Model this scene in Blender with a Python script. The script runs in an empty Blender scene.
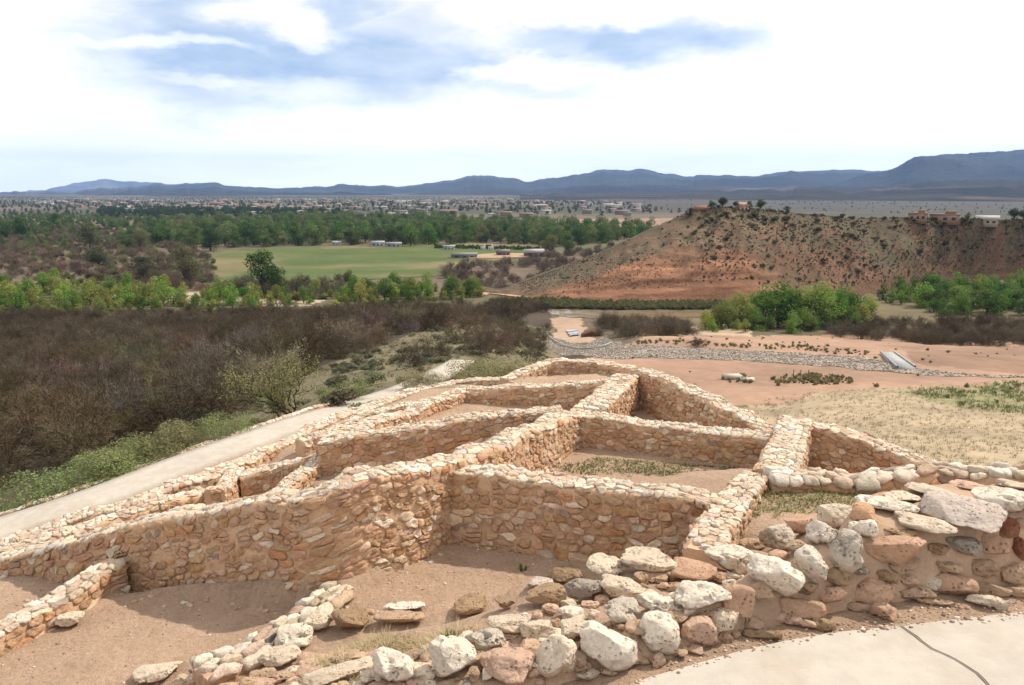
import bpy, bmesh, math, random
import numpy as np
from mathutils import Vector, noise
from mathutils.geometry import delaunay_2d_cdt

SC = bpy.context.scene
COL = SC.collection
random.seed(7)
RNG = np.random.default_rng(7)

# ------------------------------------------------------------------ camera, sky, sun, exposure
F = 800.0                                   # focal length in pixels of the 1024 wide frame
PITCH = math.atan((342.5 - 190.0) / F)      # horizon sits at row 190
cam_d = bpy.data.cameras.new('camera')
cam = bpy.data.objects.new('camera', cam_d)
COL.objects.link(cam)
cam_d.sensor_width = 36.0
cam_d.lens = 36.0 * F / 1024.0
cam_d.clip_start = 0.1
cam_d.clip_end = 60000.0
cam.location = (0, 0, 0)
cam.rotation_euler = (math.pi / 2 - PITCH, 0, 0)
SC.camera = cam

SUN_AZ, SUN_EL = math.radians(62), math.radians(48)     # azimuth from the view direction towards the right
sun_d = bpy.data.lights.new('sun', 'SUN')
sun_d.energy = 4.5
sun_d.angle = math.radians(0.9)
sun_d.color = (1.0, 0.92, 0.80)
sun = bpy.data.objects.new('sun', sun_d)
COL.objects.link(sun)
sdir = Vector((math.sin(SUN_AZ) * math.cos(SUN_EL), math.cos(SUN_AZ) * math.cos(SUN_EL), math.sin(SUN_EL)))
sun.rotation_euler = sdir.to_track_quat('Z', 'Y').to_euler()

SC.view_settings.view_transform = 'Standard'
SC.view_settings.look = 'None'
SC.view_settings.exposure = 0.08
SC.view_settings.gamma = 1.0
SC.view_settings.use_curve_mapping = False
SC.cycles.max_bounces = 5
SC.cycles.diffuse_bounces = 3
SC.cycles.glossy_bounces = 1
SC.cycles.transmission_bounces = 3
SC.cycles.volume_bounces = 1
SC.cycles.caustics_reflective = False
SC.cycles.caustics_refractive = False

CT, ST = math.cos(PITCH), math.sin(PITCH)


def ray(px, py):
    xc, yc = (px - 512.0) / F, (342.5 - py) / F
    return np.array((xc, CT + yc * ST, -ST + yc * CT))


def at_y(px, py, Y):
    d = ray(px, py)
    return d * (Y / d[1])


def at_z(px, py, z):
    d = ray(px, py)
    return d * (z / d[2])


def azel(px, py):
    d = ray(px, py)
    return math.atan2(d[0], d[1]), math.atan2(d[2], math.hypot(d[0], d[1]))


def build_world():
    w = bpy.data.worlds.new('World')
    SC.world = w
    w.use_nodes = True
    nt = w.node_tree
    nt.nodes.clear()
    N, L = nt.nodes.new, nt.links.new

    def math_(op, a, b=None, c=None):
        n = N('ShaderNodeMath'); n.operation = op
        for i, v in enumerate((a, b, c)):
            if v is None: continue
            if isinstance(v, (int, float)): n.inputs[i].default_value = v
            else: L(v, n.inputs[i])
        return n.outputs[0]

    out = N('ShaderNodeOutputWorld'); bg = N('ShaderNodeBackground')
    L(bg.outputs[0], out.inputs['Surface'])
    bg.inputs['Strength'].default_value = 0.092
    sky = N('ShaderNodeTexSky'); sky.sky_type = 'NISHITA'; sky.sun_disc = False
    sky.sun_elevation = SUN_EL
    sky.sun_rotation = SUN_AZ
    sky.air_density = 1.0; sky.dust_density = 1.0; sky.ozone_density = 1.5
    tc = N('ShaderNodeTexCoord')
    sep = N('ShaderNodeSeparateXYZ'); L(tc.outputs['Generated'], sep.inputs[0])
    az = math_('ARCTAN2', sep.outputs[0], sep.outputs[1])
    el = math_('ARCSINE', sep.outputs[2])
    cmb = N('ShaderNodeCombineXYZ'); L(az, cmb.inputs[0]); L(el, cmb.inputs[1])

    def noise_(scale, detail, rough, sx, sy, loc=(0, 0, 0)):
        mp = N('ShaderNodeMapping'); L(cmb.outputs[0], mp.inputs[0])
        mp.inputs['Scale'].default_value = (sx, sy, 1); mp.inputs['Location'].default_value = loc
        n = N('ShaderNodeTexNoise'); L(mp.outputs[0], n.inputs['Vector'])
        n.inputs['Scale'].default_value = scale; n.inputs['Detail'].default_value = detail
        n.inputs['Roughness'].default_value = rough
        return n

    warp = noise_(9.0, 6, 0.58, 1.0, 2.2)
    wv = N('ShaderNodeVectorMath'); wv.operation = 'SUBTRACT'
    L(warp.outputs['Color'], wv.inputs[0]); wv.inputs[1].default_value = (0.5, 0.5, 0.5)
    ws = N('ShaderNodeVectorMath'); ws.operation = 'MULTIPLY'
    L(wv.outputs[0], ws.inputs[0]); ws.inputs[1].default_value = (0.17, 0.06, 0)
    wa = N('ShaderNodeVectorMath'); wa.operation = 'ADD'
    L(cmb.outputs[0], wa.inputs[0]); L(ws.outputs[0], wa.inputs[1])

    def blob(px, py, rx, ry, amp):
        a, e = azel(px, py)
        s = N('ShaderNodeVectorMath'); s.operation = 'SUBTRACT'; L(wa.outputs[0], s.inputs[0]); s.inputs[1].default_value = (a, e, 0)
        m = N('ShaderNodeVectorMath'); m.operation = 'MULTIPLY'; L(s.outputs[0], m.inputs[0])
        m.inputs[1].default_value = (F / rx, F / ry, 0)
        ln = N('ShaderNodeVectorMath'); ln.operation = 'LENGTH'; L(m.outputs[0], ln.inputs[0])
        r = N('ShaderNodeMapRange'); r.interpolation_type = 'SMOOTHSTEP'
        L(ln.outputs['Value'], r.inputs[0])
        r.inputs[1].default_value = 1.3; r.inputs[2].default_value = 0.3
        r.inputs[3].default_value = 0.0; r.inputs[4].default_value = amp
        return r.outputs[0]

    acc = None
    for b in ((235, 58, 130, 58, 1.0), (345, 60, 135, 46, 1.0), (440, 62, 95, 30, 0.9), (180, 8, 60, 30, 0.9), (350, 12, 45, 26, 0.8),
              (640, 40, 120, 24, 0.95), (560, 44, 70, 16, 0.7), (530, 90, 110, 12, 0.5), (420, 20, 60, 20, 0.5)):
        o = blob(*b)
        acc = o if acc is None else math_('MAXIMUM', acc, o)
    for b in ((570, 12, 120, 16, 0.95), (255, 14, 60, 13, 0.9), (310, 32, 40, 10, 0.7), (515, 70, 55, 15, 0.95), (180, 44, 70, 6, 0.6), (200, 76, 50, 6, 0.45), (290, 85, 80, 12, 0.4)):
        o = blob(*b)
        acc = math_('SUBTRACT', acc, o)
    acc = math_('MAXIMUM', acc, 0.0)
    wisps = noise_(7.0, 7, 0.62, 1.0, 3.5, (3, 1, 0))
    wr = N('ShaderNodeMapRange'); L(wisps.outputs['Fac'], wr.inputs[0])
    wr.inputs[1].default_value = 0.36; wr.inputs[2].default_value = 0.72; wr.inputs[3].default_value = 1.0; wr.inputs[4].default_value = 0.6
    blue = math_('MULTIPLY', acc, wr.outputs[0])
    # patches of blue in the rest of the dome
    oth = noise_(2.2, 5, 0.55, 1.0, 1.6, (7, 2, 0))
    orr = N('ShaderNodeMapRange'); L(oth.outputs['Fac'], orr.inputs[0])
    orr.inputs[1].default_value = 0.52; orr.inputs[2].default_value = 0.66
    hi = N('ShaderNodeMapRange'); L(el, hi.inputs[0]); hi.inputs[1].default_value = 0.25; hi.inputs[2].default_value = 0.5
    blue = math_('MAXIMUM', blue, math_('MULTIPLY', math_('MULTIPLY', orr.outputs[0], hi.outputs[0]), 0.8))
    # cloud tone: thin white sheet with soft grey streaks
    cn = noise_(3.0, 6, 0.55, 1.0, 5.0, (1, 5, 0))
    cr = N('ShaderNodeValToRGB'); L(cn.outputs['Fac'], cr.inputs[0])
    cr.color_ramp.elements[0].position = 0.33; cr.color_ramp.elements[0].color = (1.06, 1.045, 1.015, 1)
    cr.color_ramp.elements[1].position = 0.56; cr.color_ramp.elements[1].color = (1.24, 1.225, 1.195, 1)
    low = N('ShaderNodeMapRange'); L(el, low.inputs[0]); low.inputs[1].default_value = 0.0; low.inputs[2].default_value = 0.22
    low.inputs[3].default_value = 1.55; low.inputs[4].default_value = 1.0
    cl = N('ShaderNodeVectorMath'); cl.operation = 'SCALE'; L(cr.outputs[0], cl.inputs[0])
    L(math_('MULTIPLY', low.outputs[0], 10.0), cl.inputs['Scale'])
    # a little thin cloud veils the blue as well
    veil = N('ShaderNodeMixRGB'); veil.inputs[0].default_value = 0.6
    L(sky.outputs[0], veil.inputs[1]); veil.inputs[2].default_value = (5.0, 7.3, 11.0, 1)
    mx = N('ShaderNodeMixRGB'); L(blue, mx.inputs[0]); L(cl.outputs[0], mx.inputs[1]); L(veil.outputs[0], mx.inputs[2])
    L(mx.outputs[0], bg.inputs['Color'])


build_world()

# ------------------------------------------------------------------ numeric helpers


def _hash(ix, iy, iz, seed):
    h = (ix.astype(np.uint32) * np.uint32(374761393) + iy.astype(np.uint32) * np.uint32(668265263)
         + iz.astype(np.uint32) * np.uint32(2147483647) + np.uint32((seed * 974711 + 12345) & 0xffffffff))
    h = (h ^ (h >> np.uint32(13))) * np.uint32(1274126177)
    h = h ^ (h >> np.uint32(16))
    h = h * np.uint32(2246822519)
    h = h ^ (h >> np.uint32(15))
    return (h & np.uint32(0xffffff)).astype(np.float64) / 0xffffff * 2 - 1


def vn(p, seed=0):
    p = np.asarray(p, float)
    i = np.floor(p).astype(np.int64)
    f = p - i
    f = f * f * f * (f * (f * 6 - 15) + 10)
    i = i & 0xffffffff
    x0, y0, z0 = i[:, 0], i[:, 1], i[:, 2]
    r = 0
    for dx in (0, 1):
        wx = f[:, 0] if dx else 1 - f[:, 0]
        for dy in (0, 1):
            wy = f[:, 1] if dy else 1 - f[:, 1]
            for dz in (0, 1):
                wz = f[:, 2] if dz else 1 - f[:, 2]
                r = r + wx * wy * wz * _hash(x0 + dx, y0 + dy, z0 + dz, seed)
    return r


def fbm(p, oct=4, seed=0, gain=0.5, lac=2.03):
    p = np.asarray(p, float)
    a, s, t = 1.0, 0.0, 0.0
    for k in range(oct):
        s = s + a * vn(p, seed + 17 * k)
        t += a
        a *= gain
        p = p * lac + 3.7
    return s / t


def fbm2(x, y, scale, oct=4, seed=0, gain=0.5):
    x = np.asarray(x, float); y = np.asarray(y, float)
    sh = x.shape
    p = np.stack([x.ravel() * scale, y.ravel() * scale, np.full(x.size, 0.37)], 1)
    return fbm(p, oct, seed, gain).reshape(sh)


def inpoly(x, y, poly):
    x = np.asarray(x, float); y = np.asarray(y, float)
    r = np.zeros(x.shape, bool)
    n = len(poly)
    for i in range(n):
        x1, y1 = poly[i][0], poly[i][1]
        x2, y2 = poly[(i + 1) % n][0], poly[(i + 1) % n][1]
        c = ((y1 > y) != (y2 > y)) & (x < (x2 - x1) * (y - y1) / ((y2 - y1) if y2 != y1 else 1e-12) + x1)
        r ^= c
    return r


def sstep(a, b, x):
    t = np.clip((x - a) / (b - a), 0, 1)
    return t * t * (3 - 2 * t)


def lerp(a, b, t):
    return a + (b - a) * t


# ------------------------------------------------------------------ object helpers
def mesh_data(name, V, faces, cols=None, mats=None, fmat=None, smooth=True):
    me = bpy.data.meshes.new(name)
    V = np.asarray(V, np.float32)
    if isinstance(faces, (list, tuple)) and len(faces) and isinstance(faces[0], np.ndarray):
        arrs = [np.asarray(a, np.int32) for a in faces if len(a)]
    else:
        arrs = [np.asarray(faces, np.int32)]
    me.vertices.add(len(V))
    me.vertices.foreach_set('co', V.ravel())
    nl = sum(a.size for a in arrs)
    nf = sum(len(a) for a in arrs)
    me.loops.add(nl)
    me.loops.foreach_set('vertex_index', np.concatenate([a.ravel() for a in arrs]))
    me.polygons.add(nf)
    tot = np.concatenate([np.full(len(a), a.shape[1], np.int32) for a in arrs])
    st = np.concatenate([[0], np.cumsum(tot)[:-1]]).astype(np.int32)
    me.polygons.foreach_set('loop_start', st)
    if smooth:
        me.polygons.foreach_set('use_smooth', np.ones(nf, bool))
    for m in (mats or []):
        me.materials.append(m)
    if fmat is not None:
        me.polygons.foreach_set('material_index', np.asarray(fmat, np.int32))
    me.update(calc_edges=True)
    if cols is not None:
        a = me.color_attributes.new('Col', 'FLOAT_COLOR', 'POINT')
        c = np.ones((len(V), 4), np.float32)
        c[:, :3] = cols
        a.data.foreach_set('color', c.ravel())
    return me


def tag(o, label=None, cat=None, group=None, kind=None):
    if label: o['label'] = label
    if cat: o['category'] = cat
    if group: o['group'] = group
    if kind: o['kind'] = kind
    return o


def link(name, me, parent=None, loc=None):
    o = bpy.data.objects.new(name, me)
    COL.objects.link(o)
    if loc is not None: o.location = loc
    if parent is not None: o.parent = parent
    return o


def obj(name, V, faces, mat=None, parent=None, cols=None, smooth=True, loc=None, fmat=None):
    mats = mat if isinstance(mat, list) else ([mat] if mat else [])
    return link(name, mesh_data(name, V, faces, cols, mats, fmat, smooth), parent, loc)


def empty(name, loc=(0, 0, 0)):
    o = bpy.data.objects.new(name, None)
    COL.objects.link(o)
    o.location = loc
    o.empty_display_size = 0.2
    return o


def copy_tree(o, parent=None):
    c = o.copy()
    COL.objects.link(c)
    if parent is not None:
        c.parent = parent
    for ch in o.children:
        copy_tree(ch, c)
    return c


def grid_faces(nu, nv, off=0):
    i = np.arange(nu - 1)[:, None] * nv + np.arange(nv - 1)[None, :]
    return (np.stack([i, i + nv, i + nv + 1, i + 1], -1).reshape(-1, 4) + off)


class MB:
    """collects pieces into one mesh"""
    def __init__(s):
        s.V, s.Q, s.T, s.C, s.n = [], [], [], [], 0

    def add(s, V, Q=None, T=None, C=None):
        V = np.asarray(V, float)
        s.V.append(V)
        if Q is not None and len(Q): s.Q.append(np.asarray(Q) + s.n)
        if T is not None and len(T): s.T.append(np.asarray(T) + s.n)
        if C is not None:
            C = np.asarray(C, float)
            s.C.append(np.broadcast_to(C, (len(V), 3)))
        s.n += len(V)

    def faces(s):
        r = []
        if s.Q: r.append(np.concatenate(s.Q))
        if s.T: r.append(np.concatenate(s.T))
        return r

    def box(s, c, size, rz=0.0, C=None):
        x, y, z = [d / 2 for d in size]
        v = np.array([(-x, -y, -z), (x, -y, -z), (x, y, -z), (-x, y, -z), (-x, -y, z), (x, -y, z), (x, y, z), (-x, y, z)])
        ca, sa = math.cos(rz), math.sin(rz)
        v = np.stack([v[:, 0] * ca - v[:, 1] * sa, v[:, 0] * sa + v[:, 1] * ca, v[:, 2]], 1) + np.asarray(c)
        s.add(v, [(0, 3, 2, 1), (4, 5, 6, 7), (0, 1, 5, 4), (1, 2, 6, 5), (2, 3, 7, 6), (3, 0, 4, 7)], None, C)

    def tube(s, pts, rads, n=6, C=None):
        pts = np.asarray(pts, float)
        m = len(pts)
        tan = np.gradient(pts, axis=0)
        tan /= np.linalg.norm(tan, axis=1)[:, None] + 1e-9
        ref = np.where(np.abs(tan[:, 2:3]) > 0.9, np.array([[1.0, 0, 0]]), np.array([[0, 0, 1.0]]))
        a = np.cross(tan, ref); a /= np.linalg.norm(a, axis=1)[:, None] + 1e-9
        b = np.cross(tan, a)
        ang = np.arange(n) / n * 2 * math.pi
        V = (pts[:, None, :] + np.asarray(rads)[:, None, None] * (a[:, None, :] * np.cos(ang)[None, :, None] + b[:, None, :] * np.sin(ang)[None, :, None])).reshape(-1, 3)
        q = []
        for i in range(m - 1):
            for j in range(n):
                q.append((i * n + j, i * n + (j + 1) % n, (i + 1) * n + (j + 1) % n, (i + 1) * n + j))
        s.add(V, q, None, C)

    def obj(s, name, mat, parent=None, smooth=True, loc=None):
        C = np.concatenate(s.C) if s.C and sum(len(c) for c in s.C) == s.n else None
        return obj(name, np.concatenate(s.V), s.faces(), mat, parent, C, smooth, loc)

    def mesh(s, name, mats, smooth=True):
        C = np.concatenate(s.C) if s.C and sum(len(c) for c in s.C) == s.n else None
        return mesh_data(name, np.concatenate(s.V), s.faces(), C, mats, None, smooth)


# ------------------------------------------------------------------ materials
def material(name, color=(0.5, 0.5, 0.5), attr=False, objcol=False, rough=0.9, var=(), bump=(), spec=0.2, translucent=0.0, rand=0.0, spots=None, pits=None):
    """var: (scale, detail, strength, stretch) brightness noise; bump: (scale, detail, distance); spots: (scale, lo, hi, colour, amount)"""
    m = bpy.data.materials.new(name)
    m.use_nodes = True
    nt = m.node_tree
    N, L = nt.nodes.new, nt.links.new
    pb = nt.nodes['Principled BSDF']
    pb.inputs['Roughness'].default_value = rough
    pb.inputs['Specular IOR Level'].default_value = spec
    tc = N('ShaderNodeTexCoord')
    coord = tc.outputs['Object']
    if attr:
        a = N('ShaderNodeVertexColor'); a.layer_name = 'Col'; c = a.outputs['Color']
    elif objcol:
        a = N('ShaderNodeObjectInfo'); c = a.outputs['Color']
    else:
        a = N('ShaderNodeRGB'); a.outputs[0].default_value = (*color, 1); c = a.outputs[0]

    def mul(c, fac):
        v = N('ShaderNodeVectorMath'); v.operation = 'SCALE'
        L(c, v.inputs[0]); L(fac, v.inputs['Scale'])
        return v.outputs[0]

    for scale, detail, strength, stretch in var:
        mp = N('ShaderNodeMapping'); L(coord, mp.inputs[0]); mp.inputs['Scale'].default_value = stretch
        n = N('ShaderNodeTexNoise'); L(mp.outputs[0], n.inputs['Vector'])
        n.inputs['Scale'].default_value = scale; n.inputs['Detail'].default_value = detail; n.inputs['Roughness'].default_value = 0.6
        r = N('ShaderNodeMapRange'); L(n.outputs['Fac'], r.inputs[0])
        r.inputs[1].default_value = 0.25; r.inputs[2].default_value = 0.75
        r.inputs[3].default_value = 1 - strength; r.inputs[4].default_value = 1 + strength
        r.clamp = False
        c = mul(c, r.outputs[0])
    if rand:
        oi = N('ShaderNodeObjectInfo')
        r = N('ShaderNodeMapRange'); L(oi.outputs['Random'], r.inputs[0])
        r.inputs[3].default_value = 1 - rand; r.inputs[4].default_value = 1 + rand
        c = mul(c, r.outputs[0])
    if spots:
        for scale, lo, hi, colr, amount in spots:
            n = N('ShaderNodeTexNoise'); L(coord, n.inputs['Vector']); n.inputs['Scale'].default_value = scale; n.inputs['Detail'].default_value = 6
            n.inputs['Roughness'].default_value = 0.65
            r = N('ShaderNodeMapRange'); L(n.outputs['Fac'], r.inputs[0])
            r.inputs[1].default_value = lo; r.inputs[2].default_value = hi; r.inputs[3].default_value = 0; r.inputs[4].default_value = amount
            mx = N('ShaderNodeMixRGB'); L(r.outputs[0], mx.inputs[0]); L(c, mx.inputs[1]); mx.inputs[2].default_value = (*colr, 1)
            c = mx.outputs[0]
    L(c, pb.inputs['Base Color'])
    prev = None
    for scale, detail, dist in bump:
        n = N('ShaderNodeTexNoise'); L(coord, n.inputs['Vector'])
        n.inputs['Scale'].default_value = scale; n.inputs['Detail'].default_value = detail; n.inputs['Roughness'].default_value = 0.65
        b = N('ShaderNodeBump'); b.inputs['Strength'].default_value = 1.0; b.inputs['Distance'].default_value = dist
        L(n.outputs['Fac'], b.inputs['Height'])
        if prev is not None: L(prev, b.inputs['Normal'])
        prev = b.outputs[0]
    if pits:
        scale, dist, thr = pits
        vo = N('ShaderNodeTexVoronoi'); L(coord, vo.inputs['Vector']); vo.inputs['Scale'].default_value = scale
        n = N('ShaderNodeTexNoise'); L(coord, n.inputs['Vector']); n.inputs['Scale'].default_value = scale * 0.25
        r = N('ShaderNodeMapRange'); L(vo.outputs['Distance'], r.inputs[0]); r.inputs[1].default_value = 0.05; r.inputs[2].default_value = thr
        mx = N('ShaderNodeMath'); mx.operation = 'MAXIMUM'
        r2 = N('ShaderNodeMapRange'); L(n.outputs['Fac'], r2.inputs[0]); r2.inputs[1].default_value = 0.56; r2.inputs[2].default_value = 0.48
        L(r.outputs[0], mx.inputs[0]); L(r2.outputs[0], mx.inputs[1])
        b = N('ShaderNodeBump'); b.inputs['Distance'].default_value = dist; b.inputs['Strength'].default_value = 1.0
        L(mx.outputs[0], b.inputs['Height'])
        if prev is not None: L(prev, b.inputs['Normal'])
        prev = b.outputs[0]
    if prev is not None: L(prev, pb.inputs['Normal'])
    if translucent:
        t = N('ShaderNodeBsdfTranslucent'); L(c, t.inputs['Color'])
        ms = N('ShaderNodeMixShader'); ms.inputs[0].default_value = translucent
        L(pb.outputs[0], ms.inputs[1]); L(t.outputs[0], ms.inputs[2])
        L(ms.outputs[0], nt.nodes['Material Output'].inputs['Surface'])
    return m


ONE = (1, 1, 1)
M_ground = material('ground_soil', attr=True, rough=0.95, var=((0.6, 6, 0.16, ONE), (14, 4, 0.12, ONE)), bump=((30, 5, 0.02), (4, 4, 0.05)))
M_dirt = material('trodden_dirt', attr=True, rough=0.95, var=((1.3, 6, 0.16, ONE), (22, 6, 0.22, ONE), (90, 4, 0.18, ONE)), bump=((60, 6, 0.02), (9, 6, 0.05)),
                  spots=((3.0, 0.52, 0.75, (0.30, 0.19, 0.125), 0.6), (0.9, 0.5, 0.7, (0.52, 0.37, 0.26), 0.5)))
M_mortar = material('mud_mortar', attr=True, rough=0.95, var=((3, 6, 0.2, ONE), (40, 5, 0.14, ONE)), bump=((28, 6, 0.015), (90, 4, 0.004)))
M_stone = material('rubble_stone', attr=True, rough=0.92, var=((7, 6, 0.18, ONE), (45, 6, 0.16, ONE)), bump=((16, 7, 0.045), (70, 5, 0.010)),
                   spots=((9, 0.58, 0.78, (0.34, 0.20, 0.12), 0.45), (14, 0.62, 0.8, (0.10, 0.08, 0.065), 0.45)))
M_boulder = material('field_boulder', attr=True, rough=0.9, var=((5, 6, 0.16, ONE), (34, 6, 0.16, ONE)), bump=((14, 7, 0.03), (60, 6, 0.01)), pits=(30, 0.028, 0.32),
                     spots=((6.5, 0.55, 0.74, (0.42, 0.27, 0.18), 0.45), (8, 0.60, 0.72, (0.07, 0.06, 0.05), 0.65)))
M_concrete = material('worn_concrete', (0.47, 0.415, 0.35), rough=0.85, var=((0.9, 5, 0.10, ONE), (6, 6, 0.10, ONE), (150, 3, 0.16, ONE)), bump=((160, 3, 0.002), (14, 5, 0.004)),
                      spots=((1.6, 0.50, 0.75, (0.36, 0.27, 0.19), 0.42), (5.0, 0.60, 0.75, (0.30, 0.25, 0.20), 0.3)))
M_joint = material('joint_filler', (0.12, 0.07, 0.045), rough=0.95, var=((40, 4, 0.3, ONE),))
M_leaf = material('leaves', objcol=True, rough=0.65, translucent=0.36, rand=0.25, var=((0.9, 3, 0.35, ONE),), spec=0.15)
M_leaf_fine = material('shrub_leaves', objcol=True, rough=0.65, translucent=0.25, var=((5, 3, 0.4, ONE),), spec=0.15)
M_twig = material('bare_twigs', objcol=True, rough=0.9, rand=0.28, var=((0.5, 3, 0.3, ONE),), spec=0.05)
M_bark = material('bark', (0.085, 0.062, 0.045), rough=0.95, var=((8, 5, 0.35, ONE),), bump=((30, 4, 0.02),))
M_grass = material('grass_blades', attr=True, rough=0.8, translucent=0.25, spec=0.1)
M_pebble = material('pebbles', attr=True, rough=0.9, var=((20, 4, 0.2, ONE),))
M_hill = material('red_hillside', attr=True, rough=0.95, var=((0.12, 7, 0.24, ONE), (0.5, 6, 0.2, (1, 1, 5))), bump=((0.5, 8, 0.6), (2.5, 5, 0.15)))
M_mount = material('mountain_rock', attr=True, rough=1.0, var=((0.0012, 9, 0.45, ONE),), bump=((0.002, 9, 120),), spec=0.0)
M_field = material('pasture', attr=True, rough=0.95, var=((0.02, 6, 0.18, (1, 1.6, 1)), (0.25, 5, 0.12, ONE)), spec=0.05)
M_rip = material('riprap_rock', attr=True, rough=0.95, var=((1.2, 4, 0.25, ONE), (5, 4, 0.3, ONE)), bump=((2.5, 4, 0.3),))
M_water = material('muddy_water', (0.20, 0.145, 0.085), rough=0.18, spec=0.5, var=((0.05, 4, 0.08, ONE),), bump=((3, 3, 0.01),))
M_metal = material('galvanised_metal', (0.35, 0.36, 0.37), rough=0.5)
M_wallpaint = material('pale_plaster', objcol=True, rough=0.9)
M_roof = material('house_roof', attr=True, rough=0.85)
M_darkglass = material('dark_window', (0.03, 0.035, 0.04), rough=0.2, spec=0.5)

# ------------------------------------------------------------------ far terrain: profile columns (px, [(r, z), ...])
VZ = -38.0
COLS = [
    (-600, [(12, -6.5), (17, -7.8), (19, -8.6), (33, -12.8), (53, -15.6), (90, -20), (130, -25.5), (200, -33), (255, VZ)]),
    (0,    [(12, -6.5), (17, -7.7), (19, -8.6), (33, -12.6), (53, -15.4), (90, -20), (130, -25.5), (200, -33), (255, VZ)]),
    (140,  [(12, -6.6), (18, -7.3), (20.5, -8.4), (35, -12.2), (55, -15.2), (90, -19.6), (130, -25), (200, -33), (255, VZ)]),
    (250,  [(12, -6.6), (21.5, -7.0), (24, -8.2), (40, -11.8), (60, -14.8), (90, -18.8), (130, -24.2), (200, -32.5), (255, VZ)]),
    (340,  [(12, -6.2), (25, -6.9), (28, -7.6), (40, -9.9), (60, -13.2), (90, -17.4), (130, -22.4), (165, -26.5), (210, -34), (255, VZ)]),
    (420,  [(12, -5.8), (25, -6.6), (38, -9.0), (60, -12.1), (90, -16.2), (130, -20.7), (160, -24.4), (205, -34), (250, VZ)]),
    (500,  [(12, -5.6), (25, -6.3), (40, -9.7), (60, -12.8), (90, -16.7), (120, -20.2), (140, -24), (180, -33), (230, VZ)]),
    (545,  [(12, -5.5), (24, -5.9), (33, -9.5), (45, -13), (60, -16.5), (80, -20), (105, -23.5), (125, -27), (165, -32.5), (220, -37), (250, VZ)]),
    (585,  [(12, -5.4), (23, -5.8), (30, -9.5), (42, -14), (60, -19), (80, -22.6), (110, -25.6), (130, -26.4), (150, -29.5), (196, -33.6), (230, -36.8), (260, VZ)]),
    (640,  [(12, -5.4), (20, -5.9), (27, -10), (42, -15.2), (68, -21), (98, -23.4), (122, -25), (146, -26.6), (170, -30.4), (205, -35), (235, -37.4), (260, VZ)]),
    (700,  [(12, -5.4), (16, -5.9), (25, -10), (40, -15), (70, -21), (98, -23.2), (125, -25), (146, -26.4), (170, -30.4), (205, -35), (235, -37.4), (260, VZ)]),
    (850,  [(10, -5.2), (14, -6.4), (20, -8.8), (30, -11), (40, -13), (60, -17), (77, -19.8), (95, -22), (120, -23.7), (140, -25.2), (160, -29.3), (185, -33), (215, -36.2), (260, VZ)]),
    (1024, [(8, -4.4), (12, -6.2), (20, -8.6), (30, -11), (40, -13), (60, -17), (80, -20), (100, -22), (130, -24), (152, -26.4), (180, -31), (220, -35.2), (280, VZ)]),
    (1500, [(8, -4.4), (12, -6.2), (20, -8.6), (30, -11), (40, -13), (60, -17), (80, -20), (100, -22), (130, -24), (152, -26.4), (180, -31), (220, -35.2), (280, VZ)]),
]
BAJ = {-600: -36, 0: -36, 140: -36, 250: -34, 340: -30, 420: -24, 500: -14, 545: -8, 585: 0, 640: 12, 700: 24, 850: 60, 1024: 85, 1500: 120}
_az = np.array([azel(c[0], 400)[0] for c in COLS])
_lr = np.linspace(math.log(3), math.log(40000), 900)
_tab = []
for c in COLS:
    pts = list(c[1]) + [(600, VZ), (1200, VZ), (2500, VZ), (4300, VZ + 2), (6500, lerp(VZ, BAJ[c[0]], 0.42)), (9000, BAJ[c[0]]), (12000, BAJ[c[0]] * 1.2), (40000, BAJ[c[0]] * 1.2)]
    _tab.append(np.interp(_lr, [math.log(p[0]) for p in pts], [p[1] for p in pts]))
_tab = np.array(_tab)
_azg = np.linspace(-1.75, 1.75, 701)
_T = np.array([np.interp(_azg, _az, _tab[:, j]) for j in range(_tab.shape[1])]).T
for _ in range(3):
    _T = np.concatenate([_T[:, :1], (_T[:, :-2] + 2 * _T[:, 1:-1] + _T[:, 2:]) / 4, _T[:, -1:]], 1)
for _ in range(10):
    _T = np.concatenate([_T[:1], (_T[:-2] + 2 * _T[1:-1] + _T[2:]) / 4, _T[-1:]], 0)


def Z0(x, y):
    x = np.asarray(x, float); y = np.asarray(y, float)
    a = np.clip((np.arctan2(x, y) - _azg[0]) / (_azg[1] - _azg[0]), 0, len(_azg) - 1.001)
    l = np.clip((np.log(np.maximum(np.hypot(x, y), 3.01)) - _lr[0]) / (_lr[1] - _lr[0]), 0, len(_lr) - 1.001)
    i, j = a.astype(int), l.astype(int)
    fa, fl = a - i, l - j
    return (_T[i, j] * (1 - fa) * (1 - fl) + _T[i + 1, j] * fa * (1 - fl) + _T[i, j + 1] * (1 - fa) * fl + _T[i + 1, j + 1] * fa * fl)


def Z(x, y):
    x = np.asarray(x, float); y = np.asarray(y, float)
    r = np.hypot(x, y)
    k = sstep(22, 60, r) * (1 - 0.75 * sstep(230, 280, r))
    return Z0(x, y) + k * (0.55 * fbm2(x, y, 0.07, 3, 5) + 0.18 * fbm2(x, y, 0.4, 2, 9))


def hit(px, py, zf=None, r0=6.0, r1=20000.0):
    """the ground point a pixel looks at"""
    zf = zf or Z
    d = ray(px, py)
    h = math.hypot(d[0], d[1])
    rr = np.exp(np.linspace(math.log(r0), math.log(r1), 6000))
    P = d[None, :] * (rr / h)[:, None]
    below = P[:, 2] - zf(P[:, 0], P[:, 1]) < 0
    k = int(np.argmax(below)) if below.any() else len(rr) - 1
    return P[k]


def wpoly(pxs):
    return [hit(px, py)[:2] for px, py in pxs]


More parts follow.
